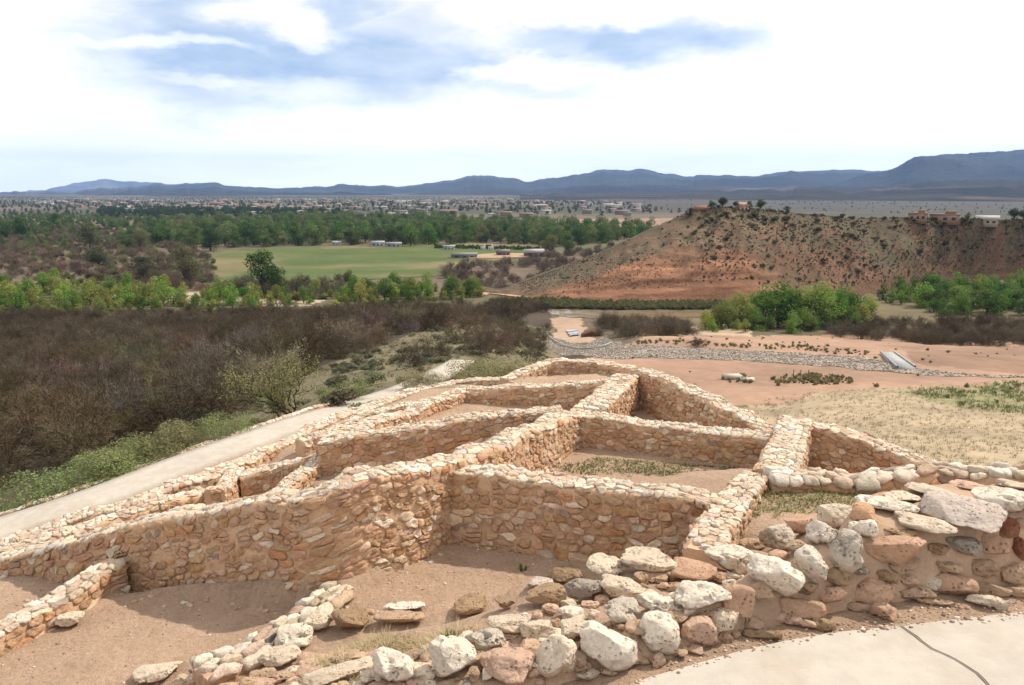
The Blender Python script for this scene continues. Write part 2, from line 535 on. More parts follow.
def scatter(poly, n, mind, tries=40, bias=0.0):
    """world points in a polygon, at least mind apart; bias > 0 favours the near end"""
    poly = [(p[0], p[1]) for p in poly]
    xs = [p[0] for p in poly]; ys = [p[1] for p in poly]
    x0, x1, y0, y1 = min(xs), max(xs), min(ys), max(ys)
    cell = {}
    res = []
    tot = n * tries
    X = RNG.uniform(x0, x1, tot)
    U = RNG.uniform(0, 1, tot)
    Y = y0 + (y1 - y0) * (U ** (1 + bias))
    ok = inpoly(X, Y, poly)
    for x, y in zip(X[ok], Y[ok]):
        ci, cj = int(x // mind), int(y // mind)
        if any((x - a) ** 2 + (y - b) ** 2 < mind * mind for di in (-1, 0, 1) for dj in (-1, 0, 1) for a, b in cell.get((ci + di, cj + dj), ())):
            continue
        cell.setdefault((ci, cj), []).append((x, y))
        res.append((x, y))
        if len(res) >= n: break
    return np.array(res).reshape(-1, 2)


def gn_stuff(name, pts, scales, rots, sources, color=None, label=None, cat=None):
    """countless copies as ONE stuff object"""
    n = len(pts)
    me = bpy.data.meshes.new(name)
    me.vertices.add(n)
    me.vertices.foreach_set('co', np.asarray(pts, np.float32).ravel())
    for nm, ty, val in (('sc', 'FLOAT', scales), ('rz', 'FLOAT', rots), ('pick', 'INT', RNG.integers(0, len(sources), n))):
        a = me.attributes.new(nm, ty, 'POINT')
        a.data.foreach_set('value', np.asarray(val, np.float32 if ty == 'FLOAT' else np.int32))
    o = link(name, me)
    ng = bpy.data.node_groups.new(name + '_spread', 'GeometryNodeTree')
    ng.interface.new_socket('Geometry', in_out='INPUT', socket_type='NodeSocketGeometry')
    ng.interface.new_socket('Geometry', in_out='OUTPUT', socket_type='NodeSocketGeometry')
    N, L = ng.nodes.new, ng.links.new
    gi, go = N('NodeGroupInput'), N('NodeGroupOutput')
    ip = N('GeometryNodeInstanceOnPoints')
    jg = N('GeometryNodeJoinGeometry')
    for s in reversed(sources):
        oi = N('GeometryNodeObjectInfo'); oi.inputs['Object'].default_value = s; oi.inputs['As Instance'].default_value = True
        L(oi.outputs['Geometry'], jg.inputs[0])
    L(gi.outputs[0], ip.inputs['Points'])
    L(jg.outputs[0], ip.inputs['Instance'])
    ip.inputs['Pick Instance'].default_value = True

    def na(nm, ty):
        q = N('GeometryNodeInputNamedAttribute'); q.data_type = ty; q.inputs['Name'].default_value = nm
        return q.outputs['Attribute']
    L(na('pick', 'INT'), ip.inputs['Instance Index'])
    cx = N('ShaderNodeCombineXYZ'); L(na('rz', 'FLOAT'), cx.inputs[2])
    L(cx.outputs[0], ip.inputs['Rotation'])
    L(na('sc', 'FLOAT'), ip.inputs['Scale'])
    L(ip.outputs[0], go.inputs[0])
    md = o.modifiers.new('spread', 'NODES'); md.node_group = ng
    o.color = (*(color or tuple(sources[0].color)[:3]), 1)
    tag(o, label, cat, kind='stuff')
    return o


# ------------------------------------------------------------------ near ground (the ruin's hilltop)
FLOORS = {   # trodden room floors: pixel polygon (floor edges run under the walls), height
    'A': ([(100, 585), (205, 600), (335, 612), (300, 640), (245, 668), (90, 720), (-80, 760), (-60, 660), (40, 605)], -5.08),
    'B': ([(335, 610), (445, 535), (540, 545), (660, 565), (600, 592), (500, 610), (410, 632), (345, 618)], -4.86),
    'C': ([(455, 505), (572, 440), (780, 455), (768, 478), (735, 515), (600, 522)], -5.05),
    'K': ([(300, 478), (335, 470), (560, 430), (560, 452), (450, 485), (330, 505)], -5.5),
    'E': ([(330, 450), (470, 398), (620, 398), (560, 425), (440, 440)], -5.3),
    'F': ([(465, 398), (520, 377), (640, 370), (630, 384), (540, 392)], -5.2),
    'H': ([(585, 430), (630, 392), (648, 392), (775, 445), (770, 455), (600, 425)], -5.35),
    'L': ([(-90, 640), (-40, 580), (60, 566), (112, 572), (0, 625)], -5.4),
}
FPOLY = {k: ([at_z(px, py, z)[:2] for px, py in p], z) for k, (p, z) in FLOORS.items()}
# open ground: (pixel x, pixel y, height)
CTRL = [(1100, 600, -3.05), (1024, 606, -3.05), (960, 612, -3.05), (900, 620, -3.05), (830, 628, -3.05), (760, 642, -3.05), (700, 658, -3.05), (640, 678, -3.05), (600, 700, -3.06),
        (1024, 700, -3.06), (850, 700, -3.06), (720, 700, -3.06), (560, 700, -3.12), (500, 705, -3.2), (420, 700, -3.3), (330, 700, -3.55),
        (400, 650, -3.85), (330, 672, -3.8), (470, 645, -3.6), (280, 690, -4.2), (540, 628, -3.5), (430, 634, -4.72), (500, 614, -4.68), (380, 640, -4.7), (560, 600, -4.4), (540, 600, -4.5), (600, 582, -4.1), (640, 575, -3.6), (690, 562, -3.6),
        (345, 634, -4.75), (300, 660, -4.75), (245, 684, -4.95), (330, 655, -4.35), (150, 720, -5.0),
        (740, 548, -3.9), (780, 522, -4.1), (830, 502, -4.16), (760, 502, -4.2), (790, 492, -4.2), (860, 490, -4.22), (740, 522, -4.12), (900, 480, -4.25), (960, 478, -4.2), (1040, 480, -4.2), (930, 520, -3.8), (1040, 520, -3.6), (850, 530, -3.8),
        # between the path and the ruin
        (239, 490, -6.8), (200, 503, -7.1), (150, 522, -7.2), (260, 480, -6.8), (300, 465, -6.4), (60, 548, -7.3), (310, 448, -6.5), (360, 425, -6.3), (420, 407, -6.1), (455, 392, -6.0),
        (0, 566, -7.4)]
CW = [tuple(at_z(px, py, z)) for px, py, z in CTRL]
CW += [(1.2, 9.2, -4.86), (1.7, 8.6, -4.82), (2.0, 9.1, -4.86), (0.9, 8.4, -4.78), (1.7, 8.0, -4.55), (2.2, 8.5, -4.6), (2.2, 9.2, -4.86), (-6.0, 13.0, -6.8), (-4.4, 13.6, -6.3), (-7.5, 12.6, -7.0), (-3.2, 11.5, -5.4), (6.2, 13.0, -5.5), (6.8, 12.2, -5.3), (7.8, 11.5, -4.8), (5.0, 16.5, -5.9), (3.4, 20.5, -5.9), (5.2, 13.4, -5.4), (8.5, 9.5, -4.4),
       (0, 2.0, -3.1), (-3, 2.0, -3.6), (3, 2, -3.06), (6, 3, -3.06), (-7, 3, -5.2), (-9, 6, -5.6), (-6, 6, -5.2), (-4.5, 5, -4.9)]
# the left path and its shoulders
PATH_L = [tuple(at_z(px, py, z)) for px, py, z in ((-150, 575, -7.6), (0, 527, -7.35), (100, 495, -7.1), (200, 456, -6.95), (300, 421, -6.9), (345, 407, -7.15), (402, 390, -7.6), (447, 369, -8.1), (462, 360, -8.6))]


def resample(P, step):
    P = np.asarray(P, float)
    d = np.concatenate([[0], np.cumsum(np.linalg.norm(np.diff(P[:, :2], axis=0), axis=1))])
    n = max(int(d[-1] / step), 2)
    u = np.linspace(0, d[-1], n + 1)
    return np.stack([np.interp(u, d, P[:, k]) for k in range(P.shape[1])], 1), u


def smooth_line(P, k):
    for _ in range(k):
        P = np.concatenate([P[:1], (P[:-2] + 2 * P[1:-1] + P[2:]) / 4, P[-1:]])
    return P


PL, _u = resample(PATH_L, 0.25)
PL = smooth_line(PL, 12)
CW += [(p[0], p[1], p[2] - 0.12) for p in PL[::4]]
CW = np.array(CW)

X0, X1, Y0, Y1, GS = -14.0, 13.0, 1.6, 30.0, 0.1
gx = np.arange(X0, X1 + 1e-6, GS); gy = np.arange(Y0, Y1 + 1e-6, GS)
GX, GY = np.meshgrid(gx, gy, indexing='ij')
# far-sheet samples round the rim so that both sheets meet
rim = []
for t in np.arange(Y0, Y1 + 0.1, 1.0):
    rim += [(X0, t), (X1, t)]
for t in np.arange(X0, X1 + 0.1, 1.0):
    rim += [(t, Y1)]
rim = [(a, b) for a, b in rim if math.hypot(a, b) > 13]
rim = np.array([(a, b, float(Z(a, b))) for a, b in rim])
ctrl = np.concatenate([CW, rim])
num = np.zeros_like(GX); den = np.zeros_like(GX)
for a, b, c in ctrl:
    w = 1.0 / ((GX - a) ** 2 + (GY - b) ** 2 + 0.06) ** 2.2
    num += w * c; den += w
GZ = num / den
# left of the path the slope falls away
pr = np.full(GX.shape, 1e9); pz = np.zeros_like(GX); side = np.zeros_like(GX)
for i in range(0, len(PL) - 1, 2):
    d = np.hypot(GX - PL[i, 0], GY - PL[i, 1])
    t = PL[min(i + 2, len(PL) - 1)] - PL[i]
    s = t[0] * (GY - PL[i, 1]) - t[1] * (GX - PL[i, 0])
    m = d < pr
    pr = np.where(m, d, pr); pz = np.where(m, PL[i, 2], pz); side = np.where(m, s, side)
down = (side > 0) & (pr > 0.95)
GZ = np.where(down, np.minimum(GZ, np.maximum(pz - 0.2 - (pr - 0.95) * 0.55, Z(GX, GY) - 0.02)), GZ)
GZ = np.where(pr < 0.95, pz - 0.11, GZ)
GZ += 0.035 * fbm2(GX, GY, 0.9, 3, 3) + 0.012 * fbm2(GX, GY, 5.0, 2, 4)
for k, (poly, z) in FPOLY.items():
    m = inpoly(GX, GY, poly)
    GZ = np.where(m, z + 0.03 * fbm2(GX, GY, 0.8, 3, 8) + 0.008 * fbm2(GX, GY, 6, 2, 14), GZ)
edge = np.minimum(np.minimum(GX - X0, X1 - GX), np.minimum(GY - Y0 + 3, Y1 - GY))
far_here = Z(GX, GY)
blend = sstep(0.0, 3.0, edge)
near_ok = np.hypot(GX, GY) > 12
GZ = np.where(near_ok, lerp(far_here - 0.06, GZ, blend), GZ)
GZ = np.where((GX > 6) & (GY > 12) , np.minimum(GZ, np.maximum(far_here, GZ - 0.0)), GZ)


def NZ(x, y):
    x = np.asarray(x, float); y = np.asarray(y, float)
    a = np.clip((x - X0) / GS, 0, len(gx) - 1.001); b = np.clip((y - Y0) / GS, 0, len(gy) - 1.001)
    i, j = a.astype(int), b.astype(int); fa, fb = a - i, b - j
    return GZ[i, j] * (1 - fa) * (1 - fb) + GZ[i + 1, j] * fa * (1 - fb) + GZ[i, j + 1] * (1 - fa) * fb + GZ[i + 1, j + 1] * fa * fb


def ground(x, y):
    x = np.asarray(x, float); y = np.asarray(y, float)
    ins = (x > X0 + 0.5) & (x < X1 - 0.5) & (y > Y0) & (y < Y1 - 0.5)
    return np.where(ins, NZ(x, y), Z(x, y))


base = np.array((0.44, 0.298, 0.205))
tone = fbm2(GX, GY, 0.5, 4, 31)[..., None]
gc = base * (1 + 0.10 * tone)
pale = sstep(0.0, 0.5, fbm2(GX, GY, 1.3, 4, 41))[..., None]
gc = lerp(gc, np.array((0.52, 0.36, 0.25)), 0.45 * pale)
slope_mask = (down & (pr > 1.3))[..., None]
gc = np.where(slope_mask, np.array((0.16, 0.125, 0.075)) * (1 + 0.4 * tone), gc)
far_mask = ((GX > 4.5) & (GY > 15.5))[..., None]
gc = np.where(far_mask, np.array((0.36, 0.29, 0.18)) * (1 + 0.25 * tone), gc)
far_mask = ((GY > 24) | ((GX < 1) & (GY > 25.5)))[..., None]
gc = np.where(far_mask & ~slope_mask, np.array((0.26, 0.20, 0.12)) * (1 + 0.3 * tone), gc)
tag(obj('ground', np.stack([GX, GY, GZ], -1).reshape(-1, 3), [grid_faces(len(gx), len(gy))], M_dirt, None, gc.reshape(-1, 3)), kind='structure')

# ------------------------------------------------------------------ far ground sheet
P_DIRT = wpoly([(560, 376), (592, 352), (640, 339), (700, 336), (850, 334), (1024, 341), (1180, 346), (1180, 388), (1024, 382), (900, 388), (820, 392), (740, 404), (650, 404)])
P_GRASS = wpoly([(700, 415), (760, 402), (830, 391), (900, 387), (1024, 381), (1300, 384), (1300, 520), (1000, 520), (840, 480), (780, 430)])
P_GREEN = wpoly([(905, 392), (950, 387), (1024, 382), (1300, 384), (1300, 424), (1024, 414), (960, 408)])
P_SAGE = wpoly([(240, 425), (285, 392), (360, 352), (425, 330), (520, 326), (552, 330), (545, 345), (560, 372), (520, 392), (420, 400), (350, 412)])
P_WASH = wpoly([(545, 318), (575, 316), (590, 332), (592, 345), (560, 345), (552, 330)])
P_SAND = wpoly([(120, 292), (150, 290), (250, 296), (330, 300), (310, 306), (200, 303), (130, 305)])
P_BANK = wpoly([(640, 322), (700, 326), (760, 331), (760, 337), (640, 338)])
P_SHORE = wpoly([(640, 300), (720, 297), (800, 299), (1024, 305), (1024, 330), (830, 330), (700, 322), (640, 318)])
P_MOUND = wpoly([(905, 352), (960, 347), (1180, 348), (1180, 374), (1024, 372), (940, 368)])
P_TOWN = [(-2200, 1500), (-1200, 1150), (0, 1300), (500, 1000), (1100, 1200), (1600, 4300), (-3500, 4300)]
P_BENCH = wpoly([(520, 232), (600, 233), (700, 236), (700, 218), (560, 219), (520, 223)])


def ground_color(x, y):
    n1 = fbm2(x, y, 0.02, 5, 61); n2 = fbm2(x, y, 0.11, 4, 67); n3 = fbm2(x, y, 0.0035, 4, 71)
    c = np.zeros(x.shape + (3,)) + np.array((0.135, 0.098, 0.064))
    r = np.hypot(x, y)
    g = sstep(-0.05, 0.35, n1)[..., None]
    c = lerp(c, np.array((0.105, 0.105, 0.048)), 0.75 * g)
    c *= (1 + 0.35 * n2[..., None])
    slope = ((r < 250) & (x < 12))[..., None]
    c = np.where(slope, np.array((0.075, 0.055, 0.038)) * (1 + 0.5 * n2[..., None]), c)
    town = inpoly(x, y, P_TOWN)[..., None]
    tc = lerp(np.array((0.062, 0.064, 0.036)), np.array((0.135, 0.10, 0.072)), sstep(-0.1, 0.3, n3 + 0.7 * n1)[..., None])
    c = np.where(town, tc * (1 + 0.3 * n2[..., None]), c)
    c = np.where(inpoly(x, y, P_BENCH)[..., None], np.array((0.27, 0.17, 0.12)) * (1 + 0.5 * n2[..., None]), c)
    dark = (sstep(1150, 1700, r) * sstep(0, 300, x - 0.02 * y))[..., None]
    c = lerp(c, np.array((0.062, 0.056, 0.042)) * (1 + 0.5 * n1[..., None]), dark)
    big = sstep(3600, 4600, r)[..., None]
    bc = lerp(np.array((0.065, 0.06, 0.045)), np.array((0.24, 0.20, 0.15)), sstep(0.16, 0.42, fbm2(x, y, 0.0012, 5, 77))[..., None])
    c = lerp(c, bc, big)
    def put(poly, col, amt=0.25, sc=0.06, k=3):
        nonlocal c
        n = fbm2(x, y, sc, 4, k)[..., None]
        c = np.where(inpoly(x + 6.0 * n1 + 2 * n2, y + 9.0 * n2, poly)[..., None], np.array(col) * (1 + amt * n + 0.15 * n2[..., None]), c)
    put(P_SAGE, (0.165, 0.14, 0.082), 0.6, 0.25)
    put(P_SHORE, (0.15, 0.118, 0.062), 0.5)
    put(P_WASH, (0.42, 0.29, 0.20))
    put(P_SAND, (0.42, 0.33, 0.24), 0.5, 0.12)
    put(P_BANK, (0.40, 0.29, 0.19))
    put(P_GRASS, (0.37, 0.285, 0.185), 0.4, 0.2, 15)
    put(P_DIRT, (0.335, 0.208, 0.14), 0.45, 0.07)
    put(P_MOUND, (0.25, 0.152, 0.10), 0.3, 0.1)
    gm = inpoly(x + 4 * n1, y + 4 * n2, P_GREEN)[..., None]
    c = np.where(gm, lerp(c, np.array((0.20, 0.20, 0.085)), (0.4 + 0.35 * np.clip(n2 * 3, -1, 1))[..., None]), c)
    return np.clip(c, 0.01, 0.9)


az = np.linspace(math.radians(-56), math.radians(56), 820)
rr = np.concatenate([np.linspace(9, 26, 40), np.exp(np.linspace(math.log(26.4), math.log(15000), 520))])
A, R = np.meshgrid(az, rr, indexing='ij')
FX, FY = np.sin(A) * R, np.cos(A) * R
FZ = Z(FX, FY)
inside = (FX > X0 + 0.7) & (FX < X1 - 0.7) & (FY > Y0) & (FY < Y1 - 0.7)
FZ = np.where(inside, FZ - 5.0, FZ)
fc = ground_color(FX, FY)
tag(obj('terrain', np.stack([FX, FY, FZ], -1).reshape(-1, 3), [grid_faces(len(az), len(rr))[:, ::-1]], M_ground, None, fc.reshape(-1, 3)), kind='structure')
# the land behind and beside the viewpoint
az2 = np.linspace(math.radians(55.9), math.radians(304.1), 120)
rr2 = np.concatenate([[0.3, 1.5, 4, 8], np.exp(np.linspace(math.log(12), math.log(15000), 60))])
A, R = np.meshgrid(az2, rr2, indexing='ij')
bz = np.where(R < 30, -3.3 - R * 0.14, np.maximum(-7.5 - (R - 30) * 0.2, VZ))
tag(obj('hillside', np.stack([np.sin(A) * R, np.cos(A) * R, bz - 0.25], -1).reshape(-1, 3), [grid_faces(len(az2), len(rr2))[:, ::-1]], M_ground, None, np.array((0.22, 0.16, 0.10))), kind='structure')


def sheet(name, poly, mat, lift=0.2, step=4.0, zf=None, colf=None, kind='structure', flat=None):
    """a sheet that follows the ground inside a world polygon"""
    zf = zf or Z
    poly = [(float(p[0]), float(p[1])) for p in poly]
    B, _ = resample(np.array(poly + poly[:1]), step)
    B = B[:-1]
    xs, ys = B[:, 0], B[:, 1]
    IX, IY = np.meshgrid(np.arange(xs.min(), xs.max(), step), np.arange(ys.min(), ys.max(), step), indexing='ij')
    m = inpoly(IX, IY, poly)
    P = np.concatenate([B, np.stack([IX[m], IY[m]], 1)])
    nb = len(B)
    vs, es, fs, *_r = delaunay_2d_cdt([Vector((a, b)) for a, b in P], [(i, (i + 1) % nb) for i in range(nb)], [], 1, 1e-4)
    V = np.array([(v[0], v[1]) for v in vs])
    T = np.array([f for f in fs if len(f) == 3])
    z = (zf(V[:, 0], V[:, 1]) if flat is None else np.full(len(V), flat)) + lift
    cols = colf(V[:, 0], V[:, 1]) if colf else None
    return tag(obj(name, np.column_stack([V, z]), [T], mat, None, cols), kind=kind)


# ------------------------------------------------------------------ red hill across the wash
HC = [(470, 291, 289, 292), (500, 294, 290, 300), (530, 298, 281.5, 306), (560, 301, 270, 312), (600, 303, 253, 316), (640, 303, 233, 320), (680, 303, 214.5, 328), (715, 303, 207.5, 334), (745, 302, 208.5, 338),
      (790, 300, 214, 345), (850, 296, 219, 356), (900, 289, 218, 372), (960, 282, 219.5, 388), (1024, 277, 221, 402), (1150, 276, 222, 420), (1400, 278, 222, 430)]


def hc_interp(px, k):
    return np.interp(px, [h[0] for h in HC], [h[k] for h in HC])


npx, nt_ = 520, 190
pxs = np.linspace(470, 1400, npx)
V = []
Cc = []
for px in pxs:
    bpy_, cpy, rc = hc_interp(px, 1), hc_interp(px, 2), hc_interp(px, 3)
    d = ray(px, bpy_); h = math.hypot(d[0], d[1]); rb = 37.6 / -d[2] * h
    a = math.atan2(d[0], d[1])
    zc = (lambda q: q[2] / math.hypot(q[0], q[1]) * rc)(ray(px, cpy))
    rc = max(rc, rb + 6)
    cl = float(sstep(520, 570, px) * (1 - sstep(740, 800, px)))
    H = zc + 38.3
    tt = np.concatenate([np.linspace(0, 1, 130), np.linspace(1, 2.6, 61)[1:]])
    t = np.clip(tt, 0, 1)
    prof = t * 0.62 + 0.38 * np.sin(t * math.pi / 2)
    cliff = np.interp(t, [0, 0.03, 0.06, 0.16, 0.19, 0.30, 0.34, 1], [0, 0.09, 0.17, 0.26, 0.34, 0.42, 0.49, 1.0])
    prof = lerp(prof, cliff, cl)
    b = np.clip(tt - 1, 0, None)
    prof = prof - 0.05 * b - 0.62 * b ** 2 / 2.56 * (1 - sstep(700, 900, px) * 0.6)
    r = rb + (rc - rb) * tt
    V.append(np.stack([np.sin(a) * r, np.cos(a) * r, -38.3 + H * prof], 1))
    Cc.append(np.stack([tt, np.full_like(tt, cl), np.full_like(tt, H)], 1))
V = np.array(V); Cc = np.array(Cc)
x, y, z = V[..., 0], V[..., 1], V[..., 2]
t = Cc[..., 0]
arc = np.cumsum(np.concatenate([[0], np.hypot(np.diff(V[:, 60, 0]), np.diff(V[:, 60, 1]))]))[:, None] + 0 * t
g = 1 - np.abs(fbm2(arc + 3 * fbm2(arc, t * 40, 0.05, 3, 4), t * 22, 0.055, 4, 21)) * 2
gul = (g - 0.55) * 4.2 * np.sin(np.clip(t, 0, 1) * math.pi) ** 0.8 * np.clip(Cc[..., 2] / 25, 0, 1)
z = z + gul + 0.45 * fbm2(x, y, 0.22, 4, 23) * np.clip(t * 4, 0, 1) * np.clip(Cc[..., 2] / 10, 0, 1)
band = 2.2 * fbm(np.stack([x.ravel() * 0.02, y.ravel() * 0.02, z.ravel() * 0.55], 1), 4, 27, 0.6).reshape(z.shape)
n1 = fbm2(x, y, 0.06, 5, 28); n2 = fbm2(x, y, 0.3, 4, 29)
red = np.array((0.25, 0.122, 0.068)); tan = np.array((0.16, 0.102, 0.062)); olive = np.array((0.105, 0.085, 0.05)); rust = np.array((0.14, 0.08, 0.05))  # dark tones: cloud shade over the hill is put into these colours
kr = np.clip((1 - sstep(0.2, 0.5, t + 0.35 * n1)) * (0.3 + 0.7 * Cc[..., 1]) + 0.2 * sstep(0.1, 0.4, n1) * Cc[..., 1], 0, 1)
rightk = sstep(700, 820, np.broadcast_to(pxs[:, None], t.shape))
upper = lerp(np.broadcast_to(tan, t.shape + (3,)), rust, (rightk * 0.85)[..., None])  # right part painted darker, as if under a cloud
c = lerp(upper, olive, (0.9 * sstep(-0.22, 0.2, n2 + 0.7 * n1))[..., None])
c = lerp(c, red * (1 + 0.4 * band[..., None]), kr[..., None])
c = lerp(c, olive * 0.8, (sstep(0.8, 1.0, t) * 0.6)[..., None])
V[..., 2] = z
HILL_V = V
tag(obj('red_hill', V.reshape(-1, 3), [grid_faces(npx, V.shape[1])[:, ::-1]], M_hill, None, c.reshape(-1, 3)), kind='structure')


def hill_point(px, t):
    """a point on the hill: along the base by px, up the slope by t (1 = crest)"""
    i = int(np.clip((px - 470) / 930 * (npx - 1), 0, npx - 1))
    j = int(np.clip(t * 129, 0, 189)) if t <= 1 else int(np.clip(129 + (t - 1) / 1.6 * 60, 129, 188))
    return HILL_V[i, j]


# ------------------------------------------------------------------ mountains
def mountain(name, sil, r0, r1, col, seed, px_step=1.6, foot=-40, rough=0.45):
    pxa = np.arange(sil[0][0], sil[-1][0] + 0.1, px_step)
    py = np.interp(pxa, [s[0] for s in sil], [s[1] for s in sil])
    py = np.convolve(np.pad(py, 1, 'edge'), np.ones(3) / 3, 'valid')
    py += 2.6 * fbm(np.stack([pxa * 0.07, pxa * 0, pxa * 0], 1), 5, seed, 0.6)
    nt = 110
    tt = np.linspace(0, 1.35, nt)
    dirs = np.array([ray(p, 190 - 0.0) for p in pxa])
    a = np.arctan2(dirs[:, 0], dirs[:, 1])
    r = r0 + (r1 - r0) * tt
    Xm, Ym = np.sin(a)[:, None] * r[None], np.cos(a)[:, None] * r[None]
    e = np.array([(lambda q: q[2] / math.hypot(q[0], q[1]))(ray(p, q_)) for p, q_ in zip(pxa, py)])
    sc = 2.6 / (r1 - r0)
    p3 = np.stack([Xm.ravel() * sc, Ym.ravel() * sc, np.full(Xm.size, seed * 1.7)], 1)
    n = fbm(p3, 6, seed, 0.55).reshape(Xm.shape)
    ridge = 1 - np.abs(n) * 3.0
    T = np.broadcast_to(tt[None], Xm.shape)
    prof = np.where(T <= 1, T ** 0.85, 1 - (T - 1) * 1.2)
    hh = np.maximum(prof * (1 - rough) + rough * prof * ridge * 1.2 + 0.10 * ridge * np.sin(np.clip(T, 0, 1) * math.pi), 0.0)
    rel = hh / r[None]
    mx = rel.max(1)
    base_h = foot
    top = np.maximum(e, base_h / r1 + 0.0004)
    Zm = base_h + hh * ((top - base_h / r[None][:, np.argmax(tt >= 1.0)]) / mx)[:, None]
    # exact skyline: scale each column so that its greatest elevation angle is the skyline's
    for _ in range(3):
        m = (Zm / r[None]).max(1)
        Zm = base_h + (Zm - base_h) * ((top - base_h / r1) / np.maximum(m - base_h / r1, 1e-6))[:, None]
    cc = np.array(col) * (1 + 0.5 * fbm(p3 * 3.1, 4, seed + 3).reshape(Xm.shape)[..., None])  # low albedo: cloud shade over the ranges is put into the colour
    pv = sstep(0.1, 0.45, fbm(p3 * 1.7, 5, seed + 9).reshape(Xm.shape))[..., None] * (1 - sstep(0.3, 0.7, T))[..., None]
    cc = lerp(cc, np.array((0.26, 0.19, 0.14)), (0.0 if 'mesa' in name else 0.45) * pv)
    tag(obj(name, np.stack([Xm, Ym, Zm], -1).reshape(-1, 3), [grid_faces(len(pxa), nt)[:, ::-1]], M_mount, None, cc.reshape(-1, 3)), kind='structure')


mountain('distant_mountains', [(-420, 190), (-100, 190), (20, 193), (60, 186.5), (85, 181), (106, 177.5), (122, 180), (145, 181), (168, 184), (230, 187), (330, 190), (420, 192)], 15500, 18500, (0.075, 0.075, 0.07), 3, 2.0, -60)
mountain('mountain_range', [(-60, 193), (60, 192), (110, 188), (150, 185), (195, 182), (230, 185), (255, 187.5), (300, 187), (340, 184.5), (372, 185.5), (400, 187), (425, 183), (450, 180), (470, 175.5), (487, 174), (505, 177),
         (525, 181), (548, 178), (575, 174), (600, 170), (615, 168.5), (628, 170), (642, 168), (665, 173.5), (690, 175.5), (715, 174.5), (730, 176), (760, 174.5), (790, 171.5), (812, 170), (830, 169.5), (850, 168.5),
         (875, 171), (895, 170.5), (915, 163), (960, 162), (1024, 160), (1300, 158), (1700, 160)], 4300, 12500, (0.045, 0.048, 0.05), 11, 1.6, -60)
mountain('mesa_ridge', [(830, 186), (860, 176), (885, 170.5), (897, 165.5), (912, 157), (930, 155.5), (965, 154), (1000, 151), (1024, 149.5), (1100, 143), (1300, 140), (1700, 150)], 5000, 9800, (0.042, 0.045, 0.047), 19, 1.6, -60, 0.35)
mountain('foothills', [(520, 194), (560, 193), (600, 192), (640, 191.5), (680, 192), (720, 190.5), (760, 190.5), (790, 189), (815, 187.5), (850, 189), (900, 184), (960, 180), (1024, 179), (1200, 175), (1700, 178)], 3100, 5600, (0.05, 0.047, 0.038), 27, 1.6, -37.5, 0.4)

# ------------------------------------------------------------------ haze
hm = bpy.data.materials.new('haze_air')
hm.use_nodes = True
hm.node_tree.nodes.clear()
_o = hm.node_tree.nodes.new('ShaderNodeOutputMaterial')
_v = hm.node_tree.nodes.new('ShaderNodeVolumePrincipled')
_v.inputs['Color'].default_value = (0.36, 0.57, 1.0, 1)
_v.inputs['Density'].default_value = 5.0e-5
_v.inputs['Anisotropy'].default_value = 0.0
hm.node_tree.links.new(_v.outputs[0], _o.inputs['Volume'])
b = MB(); b.box((0, 0, 340), (39000, 39000, 900))
tag(b.obj('haze', hm, smooth=False), kind='stuff')

# ------------------------------------------------------------------ rubble masonry
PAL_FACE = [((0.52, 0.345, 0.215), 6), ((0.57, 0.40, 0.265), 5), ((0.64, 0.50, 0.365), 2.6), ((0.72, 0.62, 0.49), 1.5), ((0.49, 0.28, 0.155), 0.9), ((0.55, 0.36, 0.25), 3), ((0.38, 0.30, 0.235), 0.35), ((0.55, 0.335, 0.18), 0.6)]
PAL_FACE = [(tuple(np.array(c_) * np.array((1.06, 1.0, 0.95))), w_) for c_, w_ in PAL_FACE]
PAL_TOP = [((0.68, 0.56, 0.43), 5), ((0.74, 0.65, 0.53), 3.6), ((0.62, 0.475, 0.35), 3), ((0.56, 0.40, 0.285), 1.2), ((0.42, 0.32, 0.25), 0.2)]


def pick(pal, rng):
    w = np.array([p[1] for p in pal]); k = rng.choice(len(pal), p=w / w.sum())
    return np.array(pal[k][0]) * rng.uniform(0.86, 1.12) * (1 + rng.uniform(-0.04, 0.04, 3))


def clip_half(poly, nx, ny, d):
    """keep the part of poly with nx*x + ny*y <= d"""
    out = []
    n = len(poly)
    for i in range(n):
        x1, y1 = poly[i]; x2, y2 = poly[(i + 1) % n]
        a, b = nx * x1 + ny * y1 - d, nx * x2 + ny * y2 - d
        if a <= 0: out.append((x1, y1))
        if (a < 0 < b) or (b < 0 < a):
            t = a / (a - b)
            out.append((x1 + (x2 - x1) * t, y1 + (y2 - y1) * t))
    return out


